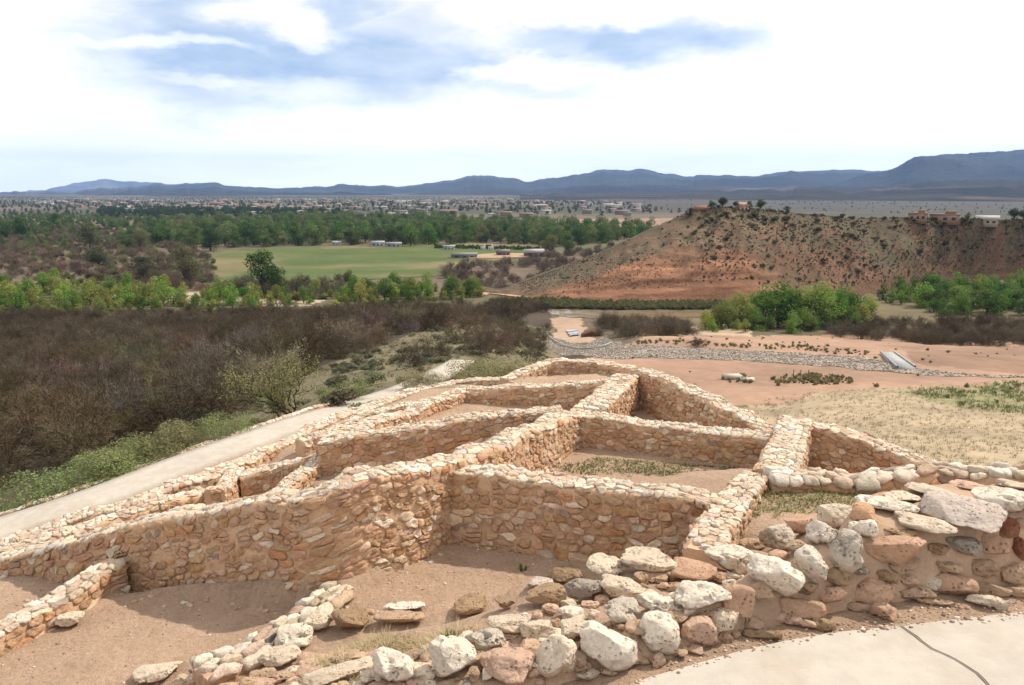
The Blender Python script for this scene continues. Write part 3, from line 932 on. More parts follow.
def rubble_cells(u0, u1, v0, v1, hmean, wmean, rng, gap=0.016):
    """irregular stone outlines (u, v) laid roughly in courses"""
    S = wmean / hmean * 0.95
    pts = []
    v = v0
    while v < v1:
        h = hmean * rng.uniform(0.55, 1.65)
        u = u0 + rng.uniform(0, wmean)
        while u < u1:
            w = wmean * (rng.uniform(0.5, 1.1) if rng.random() < 0.66 else rng.uniform(1.2, 2.5))
            if w > 1.3 * wmean and rng.random() < 0.3:
                pts.append((u + w * .5, v + h * .27)); pts.append((u + w * .5, v + h * .78))
            else:
                pts.append((u + w * .5, v + h * (0.5 + rng.uniform(-0.27, 0.27))))
            u += w
        v += h
    P = np.array(pts)
    Q = P * np.array((1.0, S))
    out = []
    lim = wmean * 2.6
    for i in range(len(Q)):
        d = Q - Q[i]
        dd = d[:, 0] ** 2 + d[:, 1] ** 2
        nb = np.argsort(dd)[1:15]
        c = wmean * 1.3
        poly = [(-c, -c), (c, -c), (c, c), (-c, c)]
        for j in nb:
            if dd[j] > lim * lim: break
            L = math.sqrt(dd[j])
            poly = clip_half(poly, d[j, 0] / L, d[j, 1] / L, L / 2 - gap * (0.5 + 0.6 * rng.random()))
            if len(poly) < 3: break
        for nx_, ny_, d_ in ((0, 1, (v1 + 0.015 - P[i, 1]) * S), (0, -1, (P[i, 1] - v0 + 0.015) * S), (1, 0, u1 - P[i, 0]), (-1, 0, P[i, 0] - u0)):
            if len(poly) >= 3: poly = clip_half(poly, nx_, ny_, max(d_, 0.01))
        if len(poly) < 3: continue
        pa = np.array(poly) / np.array((1.0, S))
        if np.ptp(pa[:, 0]) < 0.04 or np.ptp(pa[:, 1]) < 0.025: continue
        out.append((P[i], pa))
    return out


def outline(pa, n, rounds=1):
    for _ in range(rounds):
        nx = np.roll(pa, -1, axis=0)
        pa = np.stack([pa * 0.85 + nx * 0.15, pa * 0.15 + nx * 0.85], 1).reshape(-1, 2)
    cl = np.concatenate([pa, pa[:1]])
    d = np.concatenate([[0], np.cumsum(np.linalg.norm(np.diff(cl, axis=0), axis=1))])
    u = np.linspace(0, d[-1], n + 1)[:-1]
    return np.stack([np.interp(u, d, cl[:, 0]), np.interp(u, d, cl[:, 1])], 1)


NS = 14
RINGS = ((1.0, -1.0, 0.0), (1.01, 0.2, 0.5), (0.975, 0.85, 0.95), (0.66, 1.0, 1.0), (0.3, 1.0, 1.0))
_q = []
for k in range(len(RINGS) - 1):
    for j in range(NS):
        _q.append((k * NS + j, k * NS + (j + 1) % NS, (k + 1) * NS + (j + 1) % NS, (k + 1) * NS + j))
STONE_Q = np.array(_q)
STONE_T = np.array([((len(RINGS) - 1) * NS + j, (len(RINGS) - 1) * NS + (j + 1) % NS, len(RINGS) * NS) for j in range(NS)])
NSV = len(RINGS) * NS + 1


class Wall:
    def __init__(s, nodes, w=0.42, rc=0.07, jit=0.035, smooth=10, seed=1, cap=True):
        P = np.array([at_y(px, py, Y) for px, py, Y in nodes])
        P, _ = resample(P, 0.06)
        P = smooth_line(P, smooth)
        d = np.concatenate([[0], np.cumsum(np.linalg.norm(np.diff(P[:, :2], axis=0), axis=1))])
        s.u = d; s.L = d[-1]
        s.P = P.copy()
        n = fbm(np.stack([d * 1.3, d * 0 + seed * 7.3, d * 0], 1), 4, seed)
        st = np.repeat(np.random.default_rng(seed).uniform(-1, 1, len(d) // 8 + 2), 8)[:len(d)]
        st = np.convolve(np.pad(st, 2, 'edge'), np.ones(5) / 5, 'valid')
        s.P[:, 2] += jit * (1.4 * n + 0.55 * st)
        t = np.gradient(P[:, :2], axis=0); t /= np.linalg.norm(t, axis=1)[:, None]
        s.N = np.stack([t[:, 1], -t[:, 0]], 1)
        s.T = t
        s.w, s.rc, s.seed = w, rc, seed
        s.hw = w / 2 * (1 + 0.12 * fbm(np.stack([d * 1.1, d * 0 + seed * 3.3 + 9, d * 0], 1), 3, seed + 5))
        s.f = w / 2 - rc
        s.a = rc * math.pi / 2

    def M(s, u, v, n):
        """unrolled (along, across, out of the surface) -> world"""
        u = np.clip(u, 0, s.L)
        n = n + 0.032 * fbm(np.stack([u * 1.4, v * 1.9, np.full_like(u, s.seed * 3.1)], 1), 3, 88)
        cx, cy, cz = (np.interp(u, s.u, s.P[:, k]) for k in range(3))
        nx, ny = (np.interp(u, s.u, s.N[:, k]) for k in range(2))
        sc = np.interp(u, s.u, s.hw) / (s.w / 2)
        sg = np.sign(v); av = np.abs(v)
        f, a, rc = s.f, s.a, s.rc
        th = np.clip((av - f) / rc, 0, math.pi / 2)
        dn = np.clip(av - f - a, 0, None)
        lat = np.minimum(av, f) + rc * np.sin(th)
        drop = rc * (1 - np.cos(th)) + dn
        lat = lat * sc + 0.04 * dn
        l = sg * (lat + n * np.sin(th))
        return np.stack([cx + nx * l, cy + ny * l, cz - drop + n * np.cos(th)], -1)


def stone_mesh(W, cells, rng, proud, tops=False, pal=PAL_FACE, flat=1.0):
    """stones on a wall's unrolled surface -> MB arrays"""
    n = len(cells)
    if n == 0: return None
    U = np.zeros((n, NSV)); Vv = np.zeros((n, NSV)); Nn = np.zeros((n, NSV)); C = np.zeros((n, NSV, 3))
    for i, (c, pa) in enumerate(cells):
        o = outline(pa, NS, 1 if rng.random() < 0.6 else 2)
        o = o * rng.uniform(0.93, 1.02)
        cen = o.mean(0)
        p = rng.uniform(*proud)
        tx, ty = rng.uniform(-0.22, 0.22, 2) * p * 6
        for k, (sc, dn, tl) in enumerate(RINGS):
            q = cen + (o - cen) * sc
            sl = slice(k * NS, (k + 1) * NS)
            U[i, sl] = c[0] + q[:, 0]; Vv[i, sl] = c[1] + q[:, 1]
            Nn[i, sl] = np.where(dn < 0, -0.07, dn * p) + (tl * (q[:, 0] * tx + q[:, 1] * ty) if dn > 0 else 0)
        U[i, -1] = c[0] + cen[0]; Vv[i, -1] = c[1] + cen[1]; Nn[i, -1] = p * 1.05
        C[i] = pick(pal, rng)
    P = W.M(U.ravel(), Vv.ravel(), Nn.ravel())
    nz = np.stack([fbm(P * 13.0, 3, 51, 0.6), fbm(P * 13.0 + 31.0, 3, 52, 0.6), fbm(P * 13.0 + 77.0, 3, 53, 0.6)], 1)
    P = P + nz * 0.034
    Q = (STONE_Q[None] + (np.arange(n) * NSV)[:, None, None]).reshape(-1, 4)
    T = (STONE_T[None] + (np.arange(n) * NSV)[:, None, None]).reshape(-1, 3)
    return P, Q, T, C.reshape(-1, 3)


def wall_core(W, v0, v1, seed, ends=(True, True)):
    nu = max(int(W.L / 0.055), 4); nv = max(int((v1 - v0) / 0.05), 6)
    U, Vv = np.meshgrid(np.linspace(0, W.L, nu), np.linspace(v0, v1, nv), indexing='ij')
    P = W.M(U.ravel(), Vv.ravel(), np.zeros(U.size))
    n = fbm(P * 4.0, 4, seed)
    P = W.M(U.ravel(), Vv.ravel(), -0.011 + 0.022 * n)
    m = MB()
    m.add(P, grid_faces(nu, nv), None, np.array((0.56, 0.375, 0.24)) * (1 + 0.18 * fbm(P * 2.3, 3, seed + 2)[:, None]))
    P = P.reshape(nu, nv, 3)
    for e, flip in ((0, False), (nu - 1, True)):
        ring = P[e]
        cen = ring.mean(0)
        k = nv
        V = np.concatenate([ring, [cen]])
        t = [((i, i + 1, k) if flip else (i + 1, i, k)) for i in range(nv - 1)] + [((k - 1, 0, k) if flip else (0, k - 1, k))]
        m.add(V, None, t, np.array((0.56, 0.375, 0.24)))
    return m


def end_stones(W, end, H, rng, m, pal):
    """stones on a wall's free end"""
    i = 0 if end == 0 else -1
    c = W.P[i]; nrm = W.N[i]; t = W.T[i] * (-1 if end == 0 else 1)
    class E:
        def M(s, u, v, n):
            return np.stack([c[0] + nrm[0] * u + t[0] * n, c[1] + nrm[1] * u + t[1] * n, c[2] - v], -1)
    cells = rubble_cells(-W.w / 2 + 0.04, W.w / 2 - 0.04, 0.02, H, 0.13, 0.22, rng)
    cells = [x for x in cells if abs(x[0][0]) < W.w / 2 - 0.05]
    r = stone_mesh(E(), cells, rng, (0.01, 0.04), pal=pal)
    if r: m.add(r[0], r[1], r[2], r[3])


def build_wall(label, nodes, HL, HR, w=0.42, seed=1, hs=0.088, ws=0.175, jit=0.035, smooth=10, ends=(False, False), proud=(-0.004, 0.026), cap_proud=(-0.004, 0.026), cat='wall', name='stone_wall', pal=PAL_FACE):
    rng = np.random.default_rng(seed * 101 + 7)
    W = Wall(nodes, w, 0.05, jit, smooth, seed)
    v0, v1 = -(W.f + W.a + HL), W.f + W.a + HR
    root = empty(name, tuple(W.P[len(W.P) // 2] - np.array((0, 0, max(HL, HR)))))
    tag(root, label, cat, 'ruined rubble walls')
    off = -np.array(root.location)
    core = wall_core(W, v0, v1, seed)
    cells = rubble_cells(0, W.L, v0, v1, hs, ws, rng)
    face, cap = [], []
    lim = W.f + W.a * 0.75
    for c, pa in cells:
        if c[0] < 0.02 or c[0] > W.L - 0.02: continue
        if rng.random() < 0.03: continue
        (cap if abs(c[1]) < lim else face).append((c, pa))
    # rebuild the top as bigger flat capping stones
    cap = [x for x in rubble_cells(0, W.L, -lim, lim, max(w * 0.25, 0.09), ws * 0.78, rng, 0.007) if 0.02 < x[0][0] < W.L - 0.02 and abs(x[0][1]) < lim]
    fm = MB()
    r = stone_mesh(W, face, rng, proud, pal=pal)
    if r: fm.add(*r)
    for e in (0, 1):
        if ends[e]: end_stones(W, e, max(HL, HR), rng, fm, PAL_FACE)
    cm = MB()
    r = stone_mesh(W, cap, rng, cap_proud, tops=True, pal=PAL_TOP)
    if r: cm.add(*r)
    for m_, nm, mt in ((core, 'mortar_core', M_mortar), (fm, 'masonry', M_stone), (cm, 'coping', M_stone)):
        if not m_.V: continue
        m_.V = [v + off for v in m_.V]
        m_.obj(nm, mt, root)
    return W


build_wall('long tan rubble wall behind the lowest room, bending round its inner corner', [(104, 529, 10.35), (220, 505, 9.75), (318, 490, 9.35), (345, 480, 9.45), (400, 466, 10.1), (455, 459, 10.95)], 0.7, 1.65, 0.46, 11, smooth=5, jit=0.05)
build_wall('thick rubble wall with cream coping between the corner room and the weedy room', [(455, 465, 10.75), (520, 474, 10.45), (600, 484, 10.15), (660, 490, 9.9), (722, 496, 9.72)], 1.15, 1.2, 0.46, 12)
build_wall('sunlit pale rubble wall running back along the weedy room', [(452, 461, 10.9), (500, 440, 12.6), (545, 421, 14.4), (572, 411, 15.6)], 1.1, 1.2, 0.48, 13, jit=0.05)
build_wall('low rubble wall closing the far side of the weedy room', [(570, 411, 15.65), (640, 421, 15.2), (700, 429, 14.75), (778, 437, 14.15)], 0.85, 0.85, 0.44, 14)
build_wall('short thick wall with a broad pale top climbing to the far corner', [(588, 409, 15.7), (606, 393, 17.3), (628, 374, 19.7)], 0.9, 0.9, 0.62, 15)
build_wall('rubble wall in shade sloping down along the far room with ragged top', [(636, 370, 19.8), (652, 371, 19.3), (700, 393, 17.0), (740, 412, 15.6), (778, 433, 14.4)], 1.0, 1.0, 0.44, 16, jit=0.045)
build_wall('far cross wall with a row of pale stones along its face', [(458, 389, 20.0), (540, 384, 19.5), (618, 380, 19.1)], 0.6, 0.6, 0.44, 17)
build_wall('farthest low wall capping the end of the ruin below the gravel', [(505, 378, 22.0), (524, 371, 22.6), (548, 360, 23.3), (590, 359.5, 23.3), (634, 368, 22.0)], 0.6, 0.6, 0.44, 18)
build_wall('rubble wall across the middle, pale coping and shaded face', [(320, 439, 15.2), (380, 430, 15.25), (440, 422, 15.35), (500, 413, 15.5), (562, 407, 15.6)], 0.9, 0.95, 0.46, 19, jit=0.045)
build_wall('narrow low wall running up the long middle room to the far cross wall', [(326, 437, 15.3), (365, 424, 16.6), (405, 411, 18.0), (440, 397, 19.2), (468, 387, 20.2)], 0.5, 0.4, 0.46, 20, jit=0.05)
build_wall('long low rubble wall edging the concrete path on the slope', [(-60, 560, 14.5), (10, 539, 15.1), (80, 514, 15.7), (141, 496, 16.3), (200, 477, 17.3), (243, 462, 18.6), (290, 438, 20.2), (330, 418, 21.6), (365, 405, 22.8), (400, 394, 24.0), (455, 380, 25.2), (515, 376, 24.5)], 0.6, 1.0, 0.5, 21, jit=0.06, smooth=6)
build_wall('low shaded end of the long wall, left of the cross wall', [(112, 529, 10.4), (60, 541, 10.7), (10, 555, 10.95), (-70, 574, 11.4)], 0.8, 0.5, 0.48, 22, jit=0.05)
build_wall('low cross wall with pale flat top beside the lowest room', [(116, 562, 9.85), (60, 592, 9.0), (0, 624, 8.28), (-70, 662, 7.6)], 0.6, 0.6, 0.34, 23, jit=0.045)
build_wall('thin wall with slab top joining the long wall to the middle one', [(278, 491, 13.4), (300, 474, 14.4), (323, 455, 15.5)], 0.7, 0.7, 0.34, 24)
build_wall('short shaded wall stub in the narrow passage near the path', [(240, 474, 16.6), (285, 463, 16.9), (332, 449, 16.4)], 0.6, 0.8, 0.4, 25)
build_wall('ragged knee high wall in the passage parallel to the path wall', [(300, 441, 19.0), (335, 426, 19.8), (367, 413, 20.6), (420, 401, 21.2)], 0.5, 0.4, 0.42, 26, jit=0.06)
build_wall('broad bright wall running up the right side of the weedy room', [(796, 417, 14.8), (788, 440, 13.2), (776, 470, 11.3)], 1.05, 1.0, 0.62, 27, jit=0.03)
build_wall('sloping wall of cream slabs beside the weedy terrace', [(756, 474, 11.2), (737, 494, 10.05), (716, 522, 8.8), (704, 552, 7.85)], 1.3, 0.3, 0.44, 28, jit=0.04)
build_wall('dark faced rubble wall tapering off towards the grass slope', [(804, 419, 14.7), (850, 432, 14.2), (895, 448, 13.5), (945, 470, 12.5)], 0.8, 1.1, 0.44, 29, jit=0.04)
build_wall('row of low stones edging the back of the weedy terrace', [(768, 474, 10.9), (815, 479, 10.95), (870, 481, 10.85), (940, 470, 11.2), (1060, 470, 11.0)], 0.4, 0.4, 0.36, 30, jit=0.05, hs=0.15, ws=0.3, cap_proud=(0.03, 0.11))
build_wall('low kerb of loose set stones below the corner room floor', [(345, 590, 9.1), (322, 603, 8.65), (290, 628, 8.15), (255, 652, 7.65), (200, 676, 7.2)], 0.35, 0.5, 0.36, 31, jit=0.05, hs=0.17, ws=0.28, cap_proud=(0.03, 0.1), ends=(True, True))
build_wall('thin edging of small stones along the outer side of the path', [(-120, 552, 17.35), (0, 514, 18.0), (60, 494, 18.85), (110, 477, 19.9), (160, 459, 21.0), (205, 443, 22.1), (250, 428, 23.4), (300, 411, 25.0), (332, 402, 26.2)], 0.3, 0.15, 0.2, 32, jit=0.03, hs=0.14, ws=0.24, cat='edging', name='stone_edging')

build_wall('low broken wall line in the narrow strip between the path wall and the long wall', [(-30, 556, 12.6), (40, 539, 13.2), (100, 521, 13.9), (150, 506, 14.6), (205, 489, 15.5)], 0.5, 0.7, 0.4, 33, jit=0.07)
build_wall('stubby cross wall bridging the strip beside the path', [(236, 467, 18.0), (228, 480, 16.4), (214, 492, 15.0)], 0.5, 0.5, 0.36, 34, jit=0.06, ends=(True, True))

# ------------------------------------------------------------------ concrete paths
P, _ = resample(PL, 0.5)
t = np.gradient(P[:, :2], axis=0); t /= np.linalg.norm(t, axis=1)[:, None]
nrm = np.stack([t[:, 1], -t[:, 0]], 1)
prof = [(-0.64, -0.15), (-0.64, 0.0), (-0.35, 0.010), (0.0, 0.015), (0.35, 0.010), (0.64, 0.0), (0.64, -0.15)]
V = np.stack([np.concatenate([P[:, :2] + nrm * l, P[:, 2:3] + z], 1) for l, z in prof], 1)
tag(obj('concrete_path', V.reshape(-1, 3), [grid_faces(len(P), len(prof))[:, ::-1]], M_concrete, smooth=False), kind='structure')

ZP = -3.0
edge_px = [(575, 706), (615, 690), (650, 676), (695, 663), (740, 650), (785, 640), (830, 632), (900, 624), (960, 618), (1024, 611), (1120, 602), (1250, 596)]
crack_px = [(899, 624.5), (905, 629), (915, 635), (924, 643), (931, 648.5), (944, 654), (957, 660), (968, 667), (977, 673), (985, 681), (992, 690), (1010, 715)]


def slab(name, pts, thick=0.12):
    pts = np.array(pts)
    n = len(pts)
    bm = bmesh.new()
    vs = [bm.verts.new((p[0], p[1], ZP)) for p in pts]
    f = bm.faces.new(vs)
    if f.normal.z < 0 or f.calc_area() == 0: f.normal_flip()
    r = bmesh.ops.extrude_face_region(bm, geom=[f])
    for v in [e for e in r['geom'] if isinstance(e, bmesh.types.BMVert)]:
        v.co.z -= thick
    bmesh.ops.recalc_face_normals(bm, faces=bm.faces)
    ed = [e for e in bm.edges if all(abs(v.co.z - ZP) < 1e-5 for v in e.verts)]
    bmesh.ops.bevel(bm, geom=ed, offset=0.008, segments=2, affect='EDGES')
    bmesh.ops.triangulate(bm, faces=[g for g in bm.faces if len(g.verts) > 4])
    me = bpy.data.meshes.new(name); bm.to_mesh(me); bm.free()
    me.materials.append(M_concrete)
    return tag(link(name, me), kind='structure')


E = [at_z(px, py, ZP)[:2] for px, py in edge_px]
K = [at_z(px, py, ZP)[:2] for px, py in crack_px]
K, _ = resample(np.column_stack([K, np.zeros(len(K))]), 0.05); K = K[:, :2]
K += 0.006 * np.stack([fbm(np.column_stack([K * 9, K[:, :1] * 0]), 3, 5), fbm(np.column_stack([K * 9 + 9, K[:, :1] * 0]), 3, 6)], 1) * 2
left_e = [e for e, p in zip(E, edge_px) if p[0] < 895]
right_e = [e for e, p in zip(E, edge_px) if p[0] > 905]
Kdir = np.array((0.0038, 0.002))
low = [(2.6, 1.6), (-1.0, 1.6)]
KW = (0.0045 + 0.006 * np.abs(fbm(np.column_stack([K * 14, K[:, :1] * 0]), 3, 15)))[:, None] * np.array((1.0, 0.55)) / 1.1
slab('concrete_path', [tuple(p) for p in left_e] + [tuple(k) for k in K - KW] + [(K[-1][0] + 0.4, 1.4), (-0.6, 1.4), (0.25, 4.4)])
slab('concrete_path', [tuple(k) for k in K + KW] + [tuple(p) for p in right_e][0:0] + [(K[-1][0] + 0.45, 1.4), (7.5, 1.4)] + [tuple(p) for p in right_e][::-1])
V = np.concatenate([np.column_stack([K - np.array((0.03, 0.015)), np.full(len(K), ZP - 0.03)]), np.column_stack([K + np.array((0.03, 0.015)), np.full(len(K), ZP - 0.03)])])
n = len(K)
tag(obj('path_joint', V, [np.array([(i, i + 1, n + i + 1, n + i) for i in range(n - 1)])], M_joint), kind='structure')

# ------------------------------------------------------------------ front rubble wall: a mud bed along a crest, set with stones
CREST = [(1120, 488, 6.5), (1024, 489, 6.35), (960, 495, 6.25), (900, 506, 6.1), (850, 522, 5.98), (800, 541, 5.85), (750, 566, 5.65), (700, 586, 5.5), (650, 607, 5.32), (600, 627, 5.15), (550, 642, 5.0), (490, 652, 4.9), (430, 663, 4.8), (370, 678, 4.65), (310, 700, 4.5), (240, 728, 4.3)]
CREST = [(a, b, Y * float(np.interp(a, [300, 550, 700, 1200], [0.98, 0.96, 0.945, 0.955]))) for a, b, Y in CREST]
CP, CU = resample([at_y(*c) for c in CREST], 0.06)
CP = smooth_line(CP, 14)
ct = np.gradient(CP[:, :2], axis=0); ct /= np.linalg.norm(ct, axis=1)[:, None]
cn = np.stack([-ct[:, 1], ct[:, 0]], 1)          # towards the path
cpx = np.array([512 + F * p[0] / (p[1] * CT - p[2] * ST) for p in CP])
right = sstep(640, 800, cpx)
off = np.concatenate([np.linspace(-1.9, -0.5, 20), np.linspace(-0.46, 0.9, 36)])
front0 = lerp(0.10, 0.06, right)                   # start of the front drop
slope_f = lerp(1.0, 3.2, right)
back0 = lerp(0.15, 0.62, sstep(850, 930, cpx))
bed = np.zeros((len(CP), len(off), 3))
for j, o in enumerate(off):
    z = CP[:, 2] - 0.09 - 0.06 * right - np.clip(o - front0, 0, None) * slope_f - np.clip(-o - back0, 0, None) * lerp(0.75, 1.7, right) - 0.04 * np.abs(o)
    z = np.maximum(z, -4.6)
    bed[:, j, :2] = CP[:, :2] + cn * o
    bed[:, j, 2] = z
fl = bed.reshape(-1, 3)
bed[..., 2] += (0.05 * fbm(fl * 2.2, 4, 61)).reshape(bed.shape[:2]) + (0.03 * fbm(fl * 8, 3, 62) + 0.018 * fbm(fl * 21, 3, 63)).reshape(bed.shape[:2])
BEDX, BEDY, BEDZ = bed[..., 0].ravel(), bed[..., 1].ravel(), bed[..., 2].ravel()


def bed_z(x, y):
    d = (BEDX - x) ** 2 + (BEDY - y) ** 2
    k = np.argpartition(d, 4)[:4]
    if d[k[0]] > 0.05 and d[k].min() > 0.03: return -99.0
    w = 1 / (d[k] + 1e-5)
    return float((w * BEDZ[k]).sum() / w.sum())


def near_hit(px, py):
    d = ray(px, py)
    prev = None
    for Y in np.arange(3.0, 16.0, 0.02):
        p = d * (Y / d[1])
        g = max(float(NZ(p[0], p[1])), bed_z(p[0], p[1]) if 3.4 < Y < 8.5 else -99.0)
        if p[2] < g:
            return p
    return d * (16 / d[1])


bmi = bmesh.new()
bmesh.ops.create_icosphere(bmi, subdivisions=5, radius=1.0)
ICO_V = np.array([v.co[:] for v in bmi.verts]); ICO_F = np.array([[v.index for v in f.verts] for f in bmi.faces]); bmi.free()
bmi = bmesh.new()
bmesh.ops.create_icosphere(bmi, subdivisions=3, radius=1.0)
ICO3_V = np.array([v.co[:] for v in bmi.verts]); ICO3_F = np.array([[v.index for v in f.verts] for f in bmi.faces]); bmi.free()

KIND = {'white': ((0.72, 0.62, 0.50), 0.10, 0.09), 'cream': ((0.64, 0.52, 0.39), 0.09, 0.06), 'pink': ((0.56, 0.37, 0.265), 0.07, 0.04), 'salmon': ((0.52, 0.325, 0.215), 0.06, 0.03),
        'orange': ((0.52, 0.30, 0.18), 0.06, 0.03), 'red': ((0.25, 0.10, 0.06), 0.06, 0.03), 'grey': ((0.34, 0.29, 0.24), 0.09, 0.06), 'slate': ((0.10, 0.095, 0.09), 0.06, 0.02), 'mauve': ((0.52, 0.43, 0.36), 0.08, 0.05),
        'tan': ((0.47, 0.32, 0.21), 0.08, 0.05), 'brown': ((0.33, 0.22, 0.13), 0.08, 0.05), 'pitted': ((0.55, 0.47, 0.38), 0.10, 0.14)}


def rock_shape(dim, seed, rough, pit, ico=None, planes=9):
    rng = np.random.default_rng(seed)
    v = (ICO_V if ico is None else ico).copy()
    v = np.sign(v) * np.abs(v) ** 0.72
    for _ in range(planes):
        n = rng.normal(size=3); n /= np.linalg.norm(n)
        d = rng.uniform(0.55, 0.86)
        k = v @ n - d
        v = v - n[None] * np.where(k > 0, k * 0.88, 0)[:, None]
    o = rng.uniform(0, 90, 3)
    dirn = v / np.linalg.norm(v, axis=1)[:, None]
    v = v + dirn * (rough * 1.5 * fbm(v * 1.5 + o, 4, 1))[:, None]
    v = v * np.asarray(dim)[None] / 2
    s = max(dim)
    w = fbm(v * (4.0 / s) + o * 2, 5, 2, 0.6)
    v = v + dirn * (s * rough * 0.40 * w)[:, None]
    if pit:
        c = np.clip(fbm(v * 16 + o, 3, 3) - 0.12, 0, None)
        v = v - dirn * (c * pit * 0.9)[:, None]
    return v


def rock(name, px, py, w, h, kind, seed, depth=None, yaw=None, sink=0.28, bottom=None, planes=9):
    """a stone whose picture is w x h pixels, resting where the pixel (px, bottom) meets the ground"""
    rng = np.random.default_rng(seed + 500)
    p = near_hit(px, bottom if bottom is not None else py + h * 0.42)
    D = float(np.linalg.norm(p)) * 0.99
    sc = math.hypot((px - 512) / F, 1.0)
    ww = w * D / F * 0.98 / sc
    tilt = math.atan2(-p[2], math.hypot(p[0], p[1]))
    dd = depth if depth else ww * rng.uniform(0.72, 0.95)
    dd = min(dd, (0.42 if px > 720 and py > 535 else 0.72) * h * D / F / sc / math.sin(tilt))
    hh = h * D / F / sc
    zz = max((hh - dd * math.sin(tilt) * 0.78) / math.cos(tilt), hh * 0.5)
    col, rough, pit = KIND[kind]
    v = rock_shape((ww * 1.06, dd * 1.08, zz * 1.1), seed, rough, pit, planes=planes)
    a = math.atan2(p[0], p[1])
    yw = -a + (rng.uniform(-0.25, 0.25) if yaw is None else yaw)
    R = np.array([[math.cos(yw), -math.sin(yw), 0], [math.sin(yw), math.cos(yw), 0], [0, 0, 1]])
    rx = rng.uniform(-0.15, 0.15)
    Rx = np.array([[1, 0, 0], [0, math.cos(rx), -math.sin(rx)], [0, math.sin(rx), math.cos(rx)]])
    v = v @ (R @ Rx).T
    cen = at_y(px, py, p[1])
    fwd = np.array((math.sin(a), math.cos(a), 0))
    loc = cen + fwd * dd * sink
    c = np.array(col) * np.random.default_rng(seed).uniform(0.9, 1.08)
    dirt = np.array((0.45, 0.29, 0.19))
    low = sstep(-0.1, -0.42, v[:, 2] / zz + 0.15 * fbm(v * 9, 3, seed))
    cols = lerp(np.broadcast_to(c, (len(v), 3)), dirt, 0.6 * low[:, None])
    return v, loc, cols


